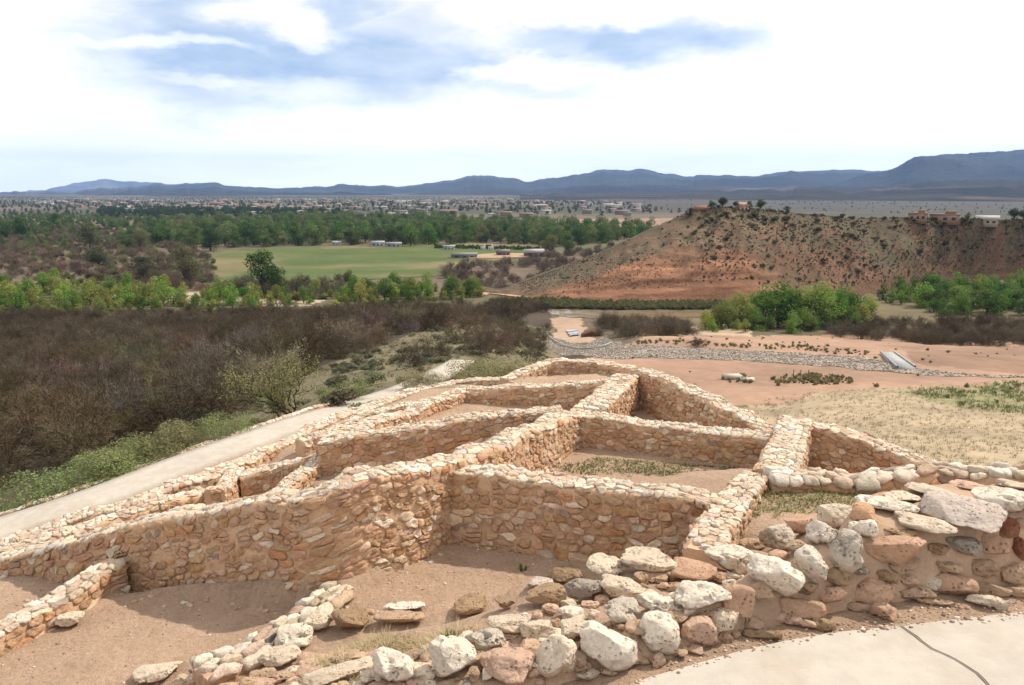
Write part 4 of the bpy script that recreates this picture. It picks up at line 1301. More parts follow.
ROCKS = [  # px, py, w, h, kind, label
    (342, 676, 70, 24, 'cream', 'long pale slab at the lower end of the front row of boulders'),
    (394, 669, 42, 36, 'white', 'jagged white boulder second from the lower end of the front row'),
    (451, 664, 46, 46, 'white', 'tall white boulder with a dark notch at its foot in the front row'),
    (488, 643, 43, 29, 'pitted', 'white pitted boulder lying above the pinkish rounded one'),
    (507, 672, 54, 36, 'pink', 'smooth pinkish rounded boulder low in the front row'),
    (556, 664, 42, 46, 'cream', 'upright cream boulder between the pinkish and the knobbly white ones'),
    (605, 652, 56, 50, 'white', 'large knobbly white boulder with dark holes in the front row'),
    (656, 641, 42, 46, 'white', 'rounded whitish boulder right of the knobbly one, above the path edge'),
    (696, 634, 42, 36, 'pink', 'pinkish round boulder near the path edge, left of a small white one'),
    (725, 622, 32, 28, 'cream', 'small smooth cream boulder nearest the concrete path'),
    (739, 603, 34, 36, 'salmon', 'salmon boulder standing under the big white round one'),
    (700, 598, 54, 32, 'white', 'angular white pitted boulder with a flat top, above the pinkish round one'),
    (655, 606, 36, 22, 'white', 'small white stone at the left end of the upper boulder row'),
    (620, 613, 36, 26, 'pitted', 'pitted white stone just above the large knobbly boulder'),
    (572, 631, 32, 26, 'cream', 'cream chunk wedged above the upright cream boulder'),
    (537, 632, 40, 24, 'cream', 'cream stone set behind the upright boulder row'),
    (508, 626, 38, 20, 'cream', 'low cream stone behind the white pitted boulder'),
    (646, 563, 56, 26, 'cream', 'broad smooth cream slab at the foot of the sloping slab wall'),
    (690, 573, 50, 26, 'salmon', 'rounded salmon lump beside the broad cream slab'),
    (606, 569, 36, 22, 'cream', 'cream block on the edge above the corner room'),
    (622, 589, 42, 24, 'cream', 'flat cream stone below the cream block above the corner room'),
    (583, 591, 36, 28, 'grey', 'round grey brown boulder on the lip of the corner room'),
    (568, 576, 30, 16, 'brown', 'low brown stone right behind the round grey brown boulder'),
    (546, 597, 38, 24, 'brown', 'rough brown pitted stone left of the round grey brown boulder'),
    (539, 584, 26, 12, 'mauve', 'flat bluish grey stone lying on the corner room floor'),
    (471, 607, 38, 20, 'brown', 'rough brown stone on the near edge of the corner room floor'),
    (505, 604, 22, 14, 'brown', 'small brown stone between two rough ones on the floor edge'),
    (404, 608, 40, 11, 'white', 'thin pale slab lying flat on the corner room floor edge'),
    (399, 620, 46, 16, 'tan', 'tilted tan slab below the thin pale one'),
    (350, 621, 34, 26, 'brown', 'squarish brown boulder beside the low stone kerb'),
    (733, 561, 54, 34, 'white', 'big angular white boulder on the wall left of the dark pitted one'),
    (777, 539, 34, 32, 'pitted', 'grey pitted boulder with black blotches perched on the wall'),
    (776, 576, 50, 42, 'white', 'big round white boulder with black specks on the wall front'),
    (811, 566, 34, 38, 'white', 'white boulder right of the big round one'),
    (843, 552, 36, 44, 'pitted', 'grey white boulder with a blackened foot left of the salmon block'),
    (820, 532, 30, 26, 'white', 'small white boulder above the grey white one'),
    (836, 518, 36, 28, 'cream', 'cream boulder at the front of the weedy terrace'),
    (800, 526, 34, 22, 'salmon', 'low reddish boulder at the edge of the weedy terrace'),
    (863, 517, 30, 26, 'orange', 'small orange red stone next to the cream boulder'),
    (863, 530, 26, 24, 'white', 'small white wedge right under the orange red stone'),
    (890, 549, 66, 40, 'salmon', 'large salmon block, the biggest reddish boulder of the wall'),
    (887, 506, 56, 15, 'white', 'thin white slab lying behind the large salmon block'),
    (920, 525, 64, 24, 'cream', 'tilted cream slab above the large salmon block'),
    (957, 517, 80, 40, 'mauve', 'large greyish slab on top of the wall'),
    (932, 494, 58, 14, 'cream', 'flat pale slab at the back of the wall top'),
    (1003, 503, 56, 30, 'white', 'long white boulder at the right end of the wall top'),
    (959, 546, 40, 22, 'grey', 'dark grey stone under the large greyish slab'),
    (990, 545, 32, 26, 'salmon', 'salmon stone right of the dark grey one'),
    (1006, 530, 22, 24, 'red', 'dark red stone wedged under the long white boulder'),
    (70, 621, 26, 17, 'cream', 'cream block fallen beside the low cross wall'),
    (259, 638, 20, 11, 'orange', 'small orange stone on the low stone kerb'),
    (273, 645, 20, 18, 'slate', 'dark slate stone leaning in the low stone kerb'),
    (492, 537, 18, 8, 'slate', 'small black stone at the foot of the corner room wall'),
    (297, 638, 34, 24, 'white', 'white boulder on the low kerb right of the slate stone'),
    (318, 622, 30, 20, 'cream', 'cream boulder on the low kerb near its upper end'),
    (280, 660, 38, 22, 'cream', 'cream boulder at the foot of the low kerb'),
    (240, 662, 40, 18, 'white', 'flat white boulder at the lower end of the low kerb'),
    (160, 674, 50, 20, 'cream', 'low cream boulder at the bottom left corner of the kerb line'),
    (215, 660, 34, 16, 'pink', 'low pinkish stone on the kerb left of the flat white boulder'),
]
for i, (px, py, w, h, kind, lab) in enumerate(ROCKS):
    v, loc, cols = rock('boulder', px, py, w, h, kind, 900 + i, sink=0.12 if px > 700 and py > 530 else 0.24, planes=8 if h > 18 else 5)
    o = obj('boulder' if w > 30 else 'stone', v, [ICO_F], M_boulder, None, cols, loc=tuple(loc))
    tag(o, lab, 'rock', 'loose stones of the front wall')

root = empty('rubble_wall', tuple(CP[len(CP) // 3] - np.array((0, 0, 0.6))))
tag(root, 'front rubble wall of big mixed boulders bedded in red mud beside the concrete path', 'wall', 'ruined rubble walls')
ro = np.array(root.location)
nb0, nb1 = bed.shape[:2]
bc = np.array((0.47, 0.32, 0.215)) * (1 + 0.18 * fbm(fl * 1.7, 4, 66)[:, None])
obj('mud_bed', bed.reshape(-1, 3) - ro, [grid_faces(nb0, nb1)], M_mortar, root, bc)
SET = [(867, 590, 50, 32, 'salmon'), (917, 594, 34, 20, 'tan'), (953, 585, 42, 30, 'salmon'), (943, 567, 36, 18, 'tan'), (979, 568, 40, 24, 'tan'), (1012, 572, 40, 26, 'tan'), (790, 605, 62, 24, 'salmon'),
       (790, 621, 50, 14, 'pink'), (833, 594, 30, 22, 'salmon'), (903, 565, 32, 22, 'tan'), (1018, 546, 22, 30, 'red'), (990, 588, 36, 14, 'tan'), (836, 575, 28, 22, 'brown'), (855, 569, 26, 16, 'grey'), (930, 583, 22, 16, 'cream'),
       (905, 580, 30, 14, 'pink'), (1020, 592, 30, 14, 'tan'), (760, 592, 30, 18, 'tan'), (805, 588, 30, 18, 'brown'), (748, 622, 30, 16, 'tan'), (880, 575, 36, 14, 'brown'), (970, 549, 22, 14, 'brown'), (935, 548, 26, 16, 'brown'),
       (900, 532, 30, 12, 'brown'), (1015, 522, 26, 12, 'tan'), (985, 524, 26, 12, 'tan'), (755, 545, 30, 16, 'tan'), (800, 548, 26, 18, 'tan'), (715, 612, 30, 14, 'tan'), (672, 618, 30, 18, 'tan'), (640, 627, 28, 18, 'tan'),
       (590, 630, 26, 16, 'cream'), (530, 650, 30, 22, 'tan'), (480, 662, 26, 20, 'tan'), (420, 672, 28, 20, 'cream'), (372, 676, 26, 16, 'cream'), (580, 662, 22, 22, 'tan'), (631, 655, 22, 22, 'tan'), (676, 650, 22, 14, 'tan'),
       (905, 497, 40, 12, 'cream'), (975, 487, 46, 12, 'pink'), (1018, 486, 40, 12, 'cream'), (870, 500, 30, 12, 'tan'), (945, 504, 34, 10, 'tan'), (860, 607, 30, 12, 'tan'), (935, 602, 34, 10, 'tan'), (780, 555, 22, 14, 'salmon')]
_r = np.random.default_rng(17)
for _ in range(4000):
    if len(SET) >= 97: break
    q = _r.uniform(735, 1035)
    top = float(np.interp(q, [735, 800, 850, 900, 1040], [600, 578, 556, 545, 520])); bot = float(np.interp(q, [735, 800, 900, 1040], [640, 628, 612, 600]))
    a = (q, _r.uniform(top, bot), _r.uniform(22, 42), _r.uniform(14, 24))
    if all(abs(a[0] - b_[0]) > 0.40 * (a[2] + b_[2]) or abs(a[1] - b_[1]) > 0.40 * (a[3] + b_[3]) for b_ in SET + [r_[:5] for r_ in ROCKS]):
        SET.append((*a, ['tan', 'salmon', 'pink', 'brown', 'tan', 'cream'][_r.integers(6)]))
FILL = []
for _ in range(9000):
    if len(FILL) >= 98: break
    q = _r.uniform(170, 735)
    lowr = float(np.interp(q, [170, 300, 450, 560, 650, 735], [700, 690, 684, 682, 664, 640])); up = float(np.interp(q, [170, 300, 400, 480, 560, 640, 735], [672, 655, 655, 636, 606, 572, 545]))
    a = (q, _r.uniform(up, lowr), _r.uniform(12, 27), _r.uniform(9, 17))
    if all(abs(a[0] - b_[0]) > 0.30 * (a[2] + b_[2]) or abs(a[1] - b_[1]) > 0.30 * (a[3] + b_[3]) for b_ in FILL + SET + [r_[:5] for r_ in ROCKS]):
        FILL.append((*a, ['cream', 'cream', 'pink', 'pink', 'tan', 'white', 'tan', 'pink'][_r.integers(8)]))
low_root = empty('rubble_kerb', tuple(CP[int(len(CP) * 0.75)] - np.array((0, 0, 0.4))))
tag(low_root, 'low band of packed pale stones running down from the front wall to the bottom edge', 'wall', 'ruined rubble walls')
for lst, rt_, sd in ((SET, root, 1300), (FILL, low_root, 1600)):
    for i, (px, py, w, h, kind) in enumerate(lst):
        v, loc, cols = rock('stone', px, py, w, h, kind, sd + i, depth=w * 6.0 / F * 0.9, bottom=py + h * 0.3, sink=0.06)
        obj('set_stone', v + loc - np.array(rt_.location), [ICO_F], M_boulder, rt_, cols)

# ------------------------------------------------------------------ vegetation prototypes
def leaf_quads(P, D, size, rng, aspect=0.6, jitter=0.35):
    """one quad per point P, facing roughly D"""
    n = len(P)
    d = D + rng.normal(size=(n, 3)) * 0.8
    d /= np.linalg.norm(d, axis=1)[:, None] + 1e-9
    r = rng.normal(size=(n, 3))
    a = np.cross(d, r); a /= np.linalg.norm(a, axis=1)[:, None] + 1e-9
    b = np.cross(d, a)
    s = size * rng.uniform(1 - jitter, 1 + jitter, n)[:, None]
    a = a * s; b = b * s * aspect
    V = np.stack([P - a, P - b * 0.9 + a * 0.1, P + a, P + b * 0.9 + a * 0.1], 1).reshape(-1, 3)
    return V, np.arange(n * 4).reshape(n, 4)


def crown(rng, lobes, per, leaf, shell=0.55, aspect=0.6):
    Ps, Ds = [], []
    for c, r in lobes:
        n = int(per * (r[0] * r[1] * r[2]) ** (2 / 3.0))
        d = rng.normal(size=(n, 3)); d /= np.linalg.norm(d, axis=1)[:, None]
        k = np.clip(1 - np.abs(rng.normal(0, 0.28, n)), 0.15, 1.12)
        bump = 1 + 0.24 * fbm(d * 2.3 + rng.uniform(0, 50), 3, 1)
        p = d * (k * bump)[:, None] * np.asarray(r)[None] + np.asarray(c)[None]
        # sprays: leaves gather into clumps so that gaps stay open
        g = fbm(p * (1.9 / max(np.mean(r), 0.05) * 1.2), 2, 7)
        keep = g > -0.16 - 0.25 * rng.random(n)
        Ps.append(p[keep]); Ds.append(d[keep] + np.array((0, 0, 0.35)))
    return leaf_quads(np.concatenate(Ps), np.concatenate(Ds), leaf, rng, aspect)


def limb(m, p0, p1, r0, r1, rng, wob=0.12, n=7, sides=6):
    p0, p1 = np.asarray(p0, float), np.asarray(p1, float)
    t = np.linspace(0, 1, n)[:, None]
    L = np.linalg.norm(p1 - p0)
    w = rng.normal(size=(n, 3)) * wob * L * 0.35
    w[0] = 0; w[-1] *= 0.4
    w = (w + np.roll(w, 1, 0)) / 2; w[0] = 0
    pts = p0 + (p1 - p0) * t + w
    m.tube(pts, lerp(r0, r1, t[:, 0]), sides)
    return pts


def broad_tree(seed, h=1.0, spread=0.42, nl=9, per=520, leaf=0.045, trunk=0.3, low=0.22):
    """a unit-height broadleaf tree: (trunk MB, crown V, crown Q)"""
    rng = np.random.default_rng(seed)
    m = MB()
    top = np.array((rng.uniform(-.04, .04), rng.uniform(-.04, .04), trunk + 0.12))
    tr = limb(m, (0, 0, -0.03), top, 0.035, 0.022, rng, 0.12, 6, 7)
    lobes = []
    for k in range(nl):
        a = k / nl * 2 * math.pi * 1.618 + rng.uniform(-.5, .5)
        q = rng.uniform(0.25, 1.0)
        z = low + 0.12 + (0.70 - low) * rng.uniform(0, 1)
        rad = spread * (0.75 if z < 0.7 else 0.45) * q
        c = np.array((math.cos(a) * rad, math.sin(a) * rad, z))
        r = rng.uniform(0.085, 0.20)
        lobes.append((c, (r * 1.15, r * 1.15, r * 0.85)))
        s = tr[min(3 + k % 3, len(tr) - 1)]
        limb(m, s, c, 0.014, 0.003, rng, 0.16, 6, 5)
    lobes.append((np.array((0, 0, 0.80)), (0.19, 0.19, 0.17)))
    lobes.append((np.array((0, 0, 0.58)), (0.26, 0.26, 0.2)))
    V, Q = crown(rng, lobes, per * 700, leaf)
    return m, V, Q


def tree_proto(name, seed, **k):
    m, V, Q = broad_tree(seed, **k)
    return m.mesh(name + '_trunk', [M_bark]), mesh_data(name + '_crown', V, [Q], None, [M_leaf], None, False)


def joined_tree(name, seed, **k):
    m, V, Q = broad_tree(seed, **k)
    tq = np.concatenate(m.Q); tv = np.concatenate(m.V)
    return mesh_data(name, np.concatenate([V, tv]), [np.concatenate([Q, tq + len(V)])], None, [M_leaf, M_bark], np.concatenate([np.zeros(len(Q)), np.ones(len(tq))]), False)


def twig_bush(seed, stems=9, h=1.0, spread=0.75, lv=(4, 4, 3), width=0.012, leaves=0, leaf=0.03, shell=0, sw=0.005):
    """leafless thorn bush, unit height: ribbons of twigs"""
    rng = np.random.default_rng(seed)
    A, B, W = [], [], []
    ends = []

    def grow(p, d, L, w, level):
        n = 3 if level == 0 else 2
        q = p
        for i in range(n):
            d = d + rng.normal(size=3) * 0.22 + np.array((0, 0, 0.05))
            d = d / np.linalg.norm(d)
            e = q + d * L / n
            A.append(q); B.append(e); W.append(w * (1 - 0.2 * i))
            if level < len(lv):
                for _ in range(max(1, int(round(lv[level] / n + rng.uniform(-.5, .5))))):
                    dd = d + rng.normal(size=3) * 0.62
                    dd[2] += 0.10
                    grow(e, dd / np.linalg.norm(dd), L * rng.uniform(0.5, 0.75), w * 0.6, level + 1)
            q = e
        if level >= len(lv) - 1: ends.append((q, d))

    for s in range(stems):
        a = rng.uniform(0, 2 * math.pi); k = rng.uniform(0.25, 1.0)
        d = np.array((math.cos(a) * k * spread * 1.2, math.sin(a) * k * spread * 1.2, rng.uniform(0.45, 0.9)))
        grow(np.array((rng.uniform(-.08, .08), rng.uniform(-.08, .08), -0.05)), d / np.linalg.norm(d), 0.5 * rng.uniform(.8, 1.15), width * 2.0, 0)
    A = np.array(A); B = np.array(B); W = np.array(W)
    d = B - A
    r = rng.normal(size=d.shape)
    s = np.cross(d, r); s /= np.linalg.norm(s, axis=1)[:, None] + 1e-9
    s1 = s * W[:, None]
    V = np.stack([A - s1, A + s1, B + s1 * 0.7, B - s1 * 0.7], 1).reshape(-1, 3)
    Q = np.arange(len(A) * 4).reshape(-1, 4)
    zmax = V[:, 2].max()
    V = V / zmax * h
    mats = [M_twig]
    if shell:
        k_ = rng.integers(0, len(A), shell)
        c0 = V.reshape(-1, 4, 3)[:, 2][k_] + rng.normal(size=(shell, 3)) * 0.035
        dd = c0 - np.array((0, 0, 0.25)); dd /= np.linalg.norm(dd, axis=1)[:, None] + 1e-9
        dd = dd + rng.normal(size=dd.shape) * 0.55; dd /= np.linalg.norm(dd, axis=1)[:, None]
        sx_ = np.cross(dd, rng.normal(size=dd.shape)); sx_ /= np.linalg.norm(sx_, axis=1)[:, None] + 1e-9
        sx_ = sx_ * sw; ln = rng.uniform(0.05, 0.13, shell)[:, None]
        SV = np.stack([c0 - sx_, c0 + sx_, c0 + dd * ln + sx_ * .4, c0 + dd * ln - sx_ * .4], 1).reshape(-1, 3)
        Q = np.concatenate([Q, np.arange(shell * 4).reshape(-1, 4) + len(V)]); V = np.concatenate([V, SV])
    fm = np.zeros(len(Q))
    if leaves:
        E = np.array([e[0] for e in ends]) / zmax * h; D = np.array([e[1] for e in ends])
        k = rng.integers(0, len(E), leaves)
        LV, LQ = leaf_quads(E[k] + rng.normal(size=(leaves, 3)) * 0.035, D[k], leaf, rng)
        Q = np.concatenate([Q, LQ + len(V)]); V = np.concatenate([V, LV])
        fm = np.concatenate([fm, np.ones(leaves)]); mats = [M_twig, M_leaf]
    return V, Q, fm, mats


def twig_mesh(name, seed, **k):
    V, Q, fm, mats = twig_bush(seed, **k)
    return mesh_data(name, V, [Q], None, mats, fm, False)


def leafy_shrub(name, seed, n=2200, leaf=0.05, squash=0.8, mat=None):
    rng = np.random.default_rng(seed)
    lobes = []
    for k in range(7):
        a = rng.uniform(0, 2 * math.pi); q = rng.uniform(0, 0.42)
        r = rng.uniform(0.2, 0.34)
        lobes.append((np.array((math.cos(a) * q, math.sin(a) * q, rng.uniform(0.25, 0.68))), (r, r, r * squash)))
    V, Q = crown(rng, lobes, n, leaf)
    return mesh_data(name, V, [Q], None, [mat or M_leaf], None, False)


def place(me, name, loc, s, rz, color, label=None, cat=None, group=None, sz=None):
    o = bpy.data.objects.new(name, me)
    COL.objects.link(o)
    o.location = loc
    o.scale = (s, s, sz or s)
    o.rotation_euler = (0, 0, rz)
    o.color = (*color, 1)
    return tag(o, label, cat, group)


def place_tree(pair, name, loc, s, rz, color, label, cat, group=None, sx=1.0):
    r = empty(name, loc)
    r.rotation_euler = (0, 0, rz)
    r.scale = (s * sx, s * sx, s)
    for me, nm in zip(pair, ('trunk', 'crown')):
        o = link(nm, me, r)
        o.color = (*color, 1)
    return tag(r, label, cat, group)


def jit(c, k=0.15):
    return tuple(np.clip(np.array(c) * RNG.uniform(1 - k, 1 + k) * RNG.uniform(1 - k * .4, 1 + k * .4, 3), 0.005, 1))


BROAD = [joined_tree('broadleaf_tree', 40 + i, nl=12 + i % 3, spread=0.44 + 0.05 * (i % 3), per=5.5, leaf=0.034, trunk=0.12, low=-0.06) for i in range(5)]
NEAR_TREES = [tree_proto('leafy_tree', 60 + i, nl=17, spread=0.46, per=13, leaf=0.021, trunk=0.14, low=0.02 + 0.05 * (i % 2)) for i in range(3)]
BUSHY = [tree_proto('bushy_tree', 70 + i, nl=20, spread=0.42, per=11, leaf=0.023, trunk=0.08, low=-0.10) for i in range(3)]
TALL = [joined_tree('sapling', 80 + i, nl=14, spread=0.40, per=5, leaf=0.032, trunk=0.08, low=-0.12) for i in range(4)]
BARE = [twig_mesh('bare_bush', 100 + i, stems=10, lv=(4, 4, 3), width=0.007, spread=1.0, shell=4200, sw=0.0030) for i in range(5)]
BARE_FAR = [twig_mesh('bare_bush_far', 120 + i, stems=9, lv=(4, 4, 2), width=0.011, spread=1.0, shell=1500, sw=0.009) for i in range(3)]
SHRUB = [leafy_shrub('round_shrub', 140 + i, 2600, 0.06) for i in range(4)]
SHRUB_FINE = [leafy_shrub('fine_shrub', 150 + i, 22000, 0.0125, 0.9, M_leaf_fine) for i in range(3)]

BROWN = (0.105, 0.077, 0.045); GREYB = (0.135, 0.107, 0.072)  # dark bush browns, with cloud shade on the thicket painted in
GREEN = (0.085, 0.15, 0.03); DKGREEN = (0.055, 0.10, 0.027); YGREEN = (0.25, 0.27, 0.065); OLIVE = (0.14, 0.145, 0.06); LIME = (0.145, 0.235, 0.04)

# ------------------------------------------------------------------ the thicket on the left slope
P_THICK = [(p[0], p[1]) for p in [hit(-140, 520), hit(0, 487), hit(60, 472), hit(150, 452), hit(215, 428), hit(250, 405), hit(310, 372), hit(380, 345), hit(440, 330), hit(520, 318), hit(545, 312)]]
P_THICK += [tuple(hit(545, 312)[:2] * 1.1), tuple(hit(470, 308)[:2] * 1.0), tuple(at_z(300, 314, VZ)[:2]), tuple(at_z(0, 316, VZ)[:2]), tuple(at_z(-160, 318, VZ)[:2])]
pts = scatter(P_THICK, 2600, 3.0, 16, 0.5)
pts = pts[np.argsort(np.hypot(pts[:, 0], pts[:, 1]))]
nd = np.hypot(pts[:, 0], pts[:, 1])
zz = ground(pts[:, 0], pts[:, 1])
LAB_T = 'leafless brown thorn bush in the dense thicket on the slope beyond the path'
for i in range(min(290, len(pts))):
    s = RNG.uniform(2.0, 4.2)
    place(BARE[i % 5], 'thorn_bush', (pts[i, 0], pts[i, 1], zz[i] - 0.1), s, RNG.uniform(0, 6.3), jit(BROWN if RNG.random() < 0.5 else ((0.15, 0.115, 0.088) if RNG.random() < .7 else (0.15, 0.14, 0.08)), 0.3), LAB_T, 'bush', 'leafless bushes of the slope thicket', s * RNG.uniform(.85, 1.15))
src = [o for o in COL.objects if o.name.startswith('thorn_bush')][:10]
k = np.arange(290, len(pts))
for part, colr in ((0, BROWN), (1, (0.135, 0.107, 0.072)), (2, (0.075, 0.056, 0.034))):
    kk = k[k % 3 == part]
    gn_stuff('thorn_thicket', np.column_stack([pts[kk], zz[kk] - 0.1]), RNG.uniform(2.0, 4.4, len(kk)), RNG.uniform(0, 6.3, len(kk)), src, colr)

# spur with sage and bushes
P_SPUR = wpoly([(395, 368), (440, 342), (500, 322), (548, 330), (545, 352), (520, 372), (480, 362), (455, 350), (420, 372)])
for (x, y) in scatter(P_SPUR, 46, 2.2):
    s = RNG.uniform(1.6, 2.9)
    place(BARE[RNG.integers(5)], 'thorn_bush', (x, y, float(ground(x, y)) - 0.1), s, RNG.uniform(0, 6.3), jit(GREYB, 0.2), 'grey leafless bush on the spur below the far end of the ruin', 'bush', 'leafless bushes on the spur')
sg = scatter(P_SAGE, 520, 0.7)
for i, (x, y) in enumerate(sg[:290]):
    s = RNG.uniform(0.45, 1.25)
    place(SHRUB[i % 4], 'sage_shrub', (x, y, float(ground(x, y)) - 0.05), s, RNG.uniform(0, 6.3), jit((0.165, 0.16, 0.09), 0.3), 'small grey green sage tuft on the dry spur left of the far walls', 'shrub', 'sage tufts on the dry spur', s * 0.7)

# leafy shrubs along the outer side of the path: px, pixel row of the foot, Y, width px, height px, colour
for px, py, Y, w, h, c, lab in [
    (15, 512, 18.6, 90, 52, (0.115, 0.17, 0.065), 'dense green shrub at the left edge of the picture beside the path'),
    (70, 496, 19.6, 100, 60, (0.105, 0.16, 0.06), 'wide green leafy shrub beyond the lower concrete path'),
    (118, 482, 20.4, 80, 50, (0.12, 0.16, 0.065), 'leafy shrub thinning out halfway along the path'),
    (155, 470, 21.4, 70, 44, (0.13, 0.145, 0.07), 'dull olive shrub between the green ones along the path'),
    (190, 458, 22.2, 66, 48, (0.125, 0.135, 0.07), 'sparse olive shrub below the yellowish tree'),
    (222, 446, 23.0, 60, 44, (0.115, 0.155, 0.065), 'bright green shrub just left of the yellowish tree'),
    (-40, 530, 17.6, 120, 60, (0.115, 0.17, 0.065), 'dense green shrub cut by the left picture edge'),
    (345, 404, 27.5, 44, 26, (0.12, 0.15, 0.06), 'low green shrub where the path passes the long low wall'),
    (420, 378, 30, 40, 20, (0.15, 0.15, 0.08), 'greyish shrub beside the far bend of the path'),
    (505, 372, 30, 70, 30, (0.15, 0.16, 0.085), 'grey green shrub behind the farthest low wall'),
    (480, 368, 33, 56, 26, (0.14, 0.15, 0.08), 'dull green shrub left of the grey green one behind the far wall')]:
    D = Y / math.cos(0.25)
    p = at_y(px, py, Y)
    gz = float(ground(p[0], p[1]))
    wd = w * D / F; ht = max(h * D / F + max(p[2] - gz, 0) * 0.6, 0.5)
    o = place(SHRUB_FINE[RNG.integers(3)], 'leafy_shrub', (p[0], p[1], gz - 0.05), wd * 1.15, RNG.uniform(0, 6.3), tuple(np.array(c) * np.array((1.75, 1.5, 1.4))), lab, 'shrub', 'leafy shrubs along the path', ht * 1.05)

# the crooked tree beside the path
rng = np.random.default_rng(77)
Yt = 26.5
bp = at_y(298, 418, Yt); bp[2] = float(ground(bp[0], bp[1])) - 0.1
troot = empty('crooked_tree', tuple(bp))
tag(troot, 'crooked dark trunked tree with thin yellow green leaves beside the path', 'tree')
m = MB(); sc = Yt * 1.03 / F
tips = []
ht0 = at_y(298, 418, Yt)[2] - bp[2]
stems = [((-18, 26), (-62, 22)), ((-10, 24), (-40, 48)), ((-4, 26), (-16, 62)), ((2, 22), (6, 52)), ((-16, 16), (-50, 8)), ((-24, 30), (-80, 40)), ((-8, 20), (-28, 32))]
for (a, b), (c, d) in stems:
    dy = rng.uniform(-.5, .5)
    p1 = np.array((a * sc, dy * .5, ht0 + (b - 14) * sc)); p2 = np.array((c * sc, dy, ht0 + d * sc))
    limb(m, (rng.uniform(-.05, .05), rng.uniform(-.05, .05), 0), p1, 0.075, 0.05, rng, 0.22, 7, 7)
    q = limb(m, p1, p2, 0.05, 0.018, rng, 0.22, 9, 6)
    for j in range(12):
        s = q[rng.integers(3, len(q))]
        e = s + np.array((rng.normal(-0.05, .42), rng.normal(0, .45), abs(rng.normal(0.45, .28))))
        w = limb(m, s, e, 0.014, 0.005, rng, 0.2, 6, 4)
        for _ in range(7):
            s2 = w[rng.integers(2, len(w))]; e2 = s2 + rng.normal(size=3) * 0.22 + np.array((0, 0, 0.10))
            limb(m, s2, e2, 0.006, 0.003, rng, 0.15, 4, 3)
            tips.append((e2, e2 - s2)); tips.append(((e2 + s2) / 2, e2 - s2))
m.obj('trunk', M_bark, troot)
tp = np.array([t_[0] for t_ in tips]); td = np.array([t_[1] for t_ in tips])
k = rng.integers(0, len(tp), 6500)
V, Q = leaf_quads(tp[k] + rng.normal(size=(len(k), 3)) * 0.075, td[k], 0.036, rng)
o = obj('crown', V, [Q], M_leaf_fine, troot, smooth=False); o.color = (0.30, 0.285, 0.12, 1)
troot.scale = (0.84, 0.84, 0.84)

# ------------------------------------------------------------------ valley: band of pale willow saplings, lone trees, scrub
P_WIL = [tuple(at_z(px, py, VZ)[:2]) for px, py in ((-160, 316), (0, 317), (120, 314), (250, 311), (350, 306), (485, 300), (485, 291), (400, 289), (330, 294), (240, 300), (130, 294), (70, 287), (-160, 283))]
for i, (x, y) in enumerate(scatter(P_WIL, 295, 2.6)):
    s = 3.2 + 5.6 * RNG.random() ** 1.4
    c = jit(YGREEN if RNG.random() < 0.6 else LIME, 0.2)
    place(TALL[i % 4], 'willow_sapling', (x, y, VZ - 0.1), s, RNG.uniform(0, 6.3), c, 'pale yellow green willow in the band between the brown thicket and the sandy wash', 'tree', 'willows of the pale green band', s * RNG.uniform(.9, 1.1))


for i, (x, y) in enumerate(scatter(P_WIL, 170, 3.0)):
    s = RNG.uniform(2.2, 4.6)
    place(SHRUB[i % 4] if i % 2 else TALL[i % 4], 'willow_bush', (x, y, VZ - 0.1), s, RNG.uniform(0, 6.3), jit((0.30, 0.31, 0.075) if RNG.random() < .6 else (0.20, 0.25, 0.06), 0.2), 'low yellow green bush under the willows of the pale green band', 'bush', 'low bushes of the pale green band', s * RNG.uniform(.7, 1.1))


def vtree(px, py, hpx, color, label, name='cottonwood_tree', pair=None, wide=1.0, z=None, group=None):
    p = at_z(px, py, VZ) if z is None else hit(px, py)
    D = float(np.linalg.norm(p))
    s = hpx * D / F
    return place_tree(pair or NEAR_TREES[RNG.integers(3)], name, tuple(p + np.array((0, 0, -0.15))), s, RNG.uniform(0, 6.3), color, label, 'tree', group, wide)


vtree(264, 296, 47, (0.062, 0.12, 0.022), 'lone dark green cottonwood standing at the near edge of the pasture', wide=1.0, pair=NEAR_TREES[0])
vtree(211, 251, 25, (0.05, 0.095, 0.02), 'round dark green tree at the left end of the pasture', wide=1.15)
vtree(56, 228, 14, (0.06, 0.125, 0.02), 'small bright green tree standing alone on the brown flat', wide=1.1)
vtree(22, 238, 20, (0.05, 0.10, 0.02), 'wide green tree group at the left edge of the valley', wide=1.3)
vtree(7, 240, 16, (0.075, 0.13, 0.03), 'lighter green tree beside the wide one at the left edge', wide=1.1)
vtree(140, 250, 22, OLIVE, 'pale olive tree among the brown scrub left of the pasture', 'willow_tree', wide=1.0)
vtree(90, 248, 24, (0.10, 0.11, 0.045), 'grey green tree in the middle of the brown scrub', 'willow_tree', wide=1.3)
vtree(186, 286, 40, (0.15, 0.14, 0.065), 'tall thin leaved tree just left of the lone cottonwood', 'willow_tree', wide=0.8)
vtree(145, 284, 30, (0.10, 0.105, 0.05), 'olive tree near the sandy wash', 'willow_tree', wide=1.0)
vtree(100, 270, 22, (0.09, 0.11, 0.04), 'low olive tree left of the sandy wash', 'willow_tree', wide=1.3)
vtree(551, 255, 22, (0.15, 0.15, 0.06), 'pale olive tree at the right end of the pasture', 'willow_tree', wide=1.2)
vtree(568, 254, 15, (0.07, 0.12, 0.03), 'round green tree between the pale olive one and the hill', wide=1.2)
vtree(245, 302, 16, (0.06, 0.14, 0.02), 'low bright green tree at the foot of the lone cottonwood', wide=1.4)
vtree(365, 300, 24, (0.075, 0.12, 0.03), 'green tree at the near side of the pasture, right of its middle', wide=1.0)
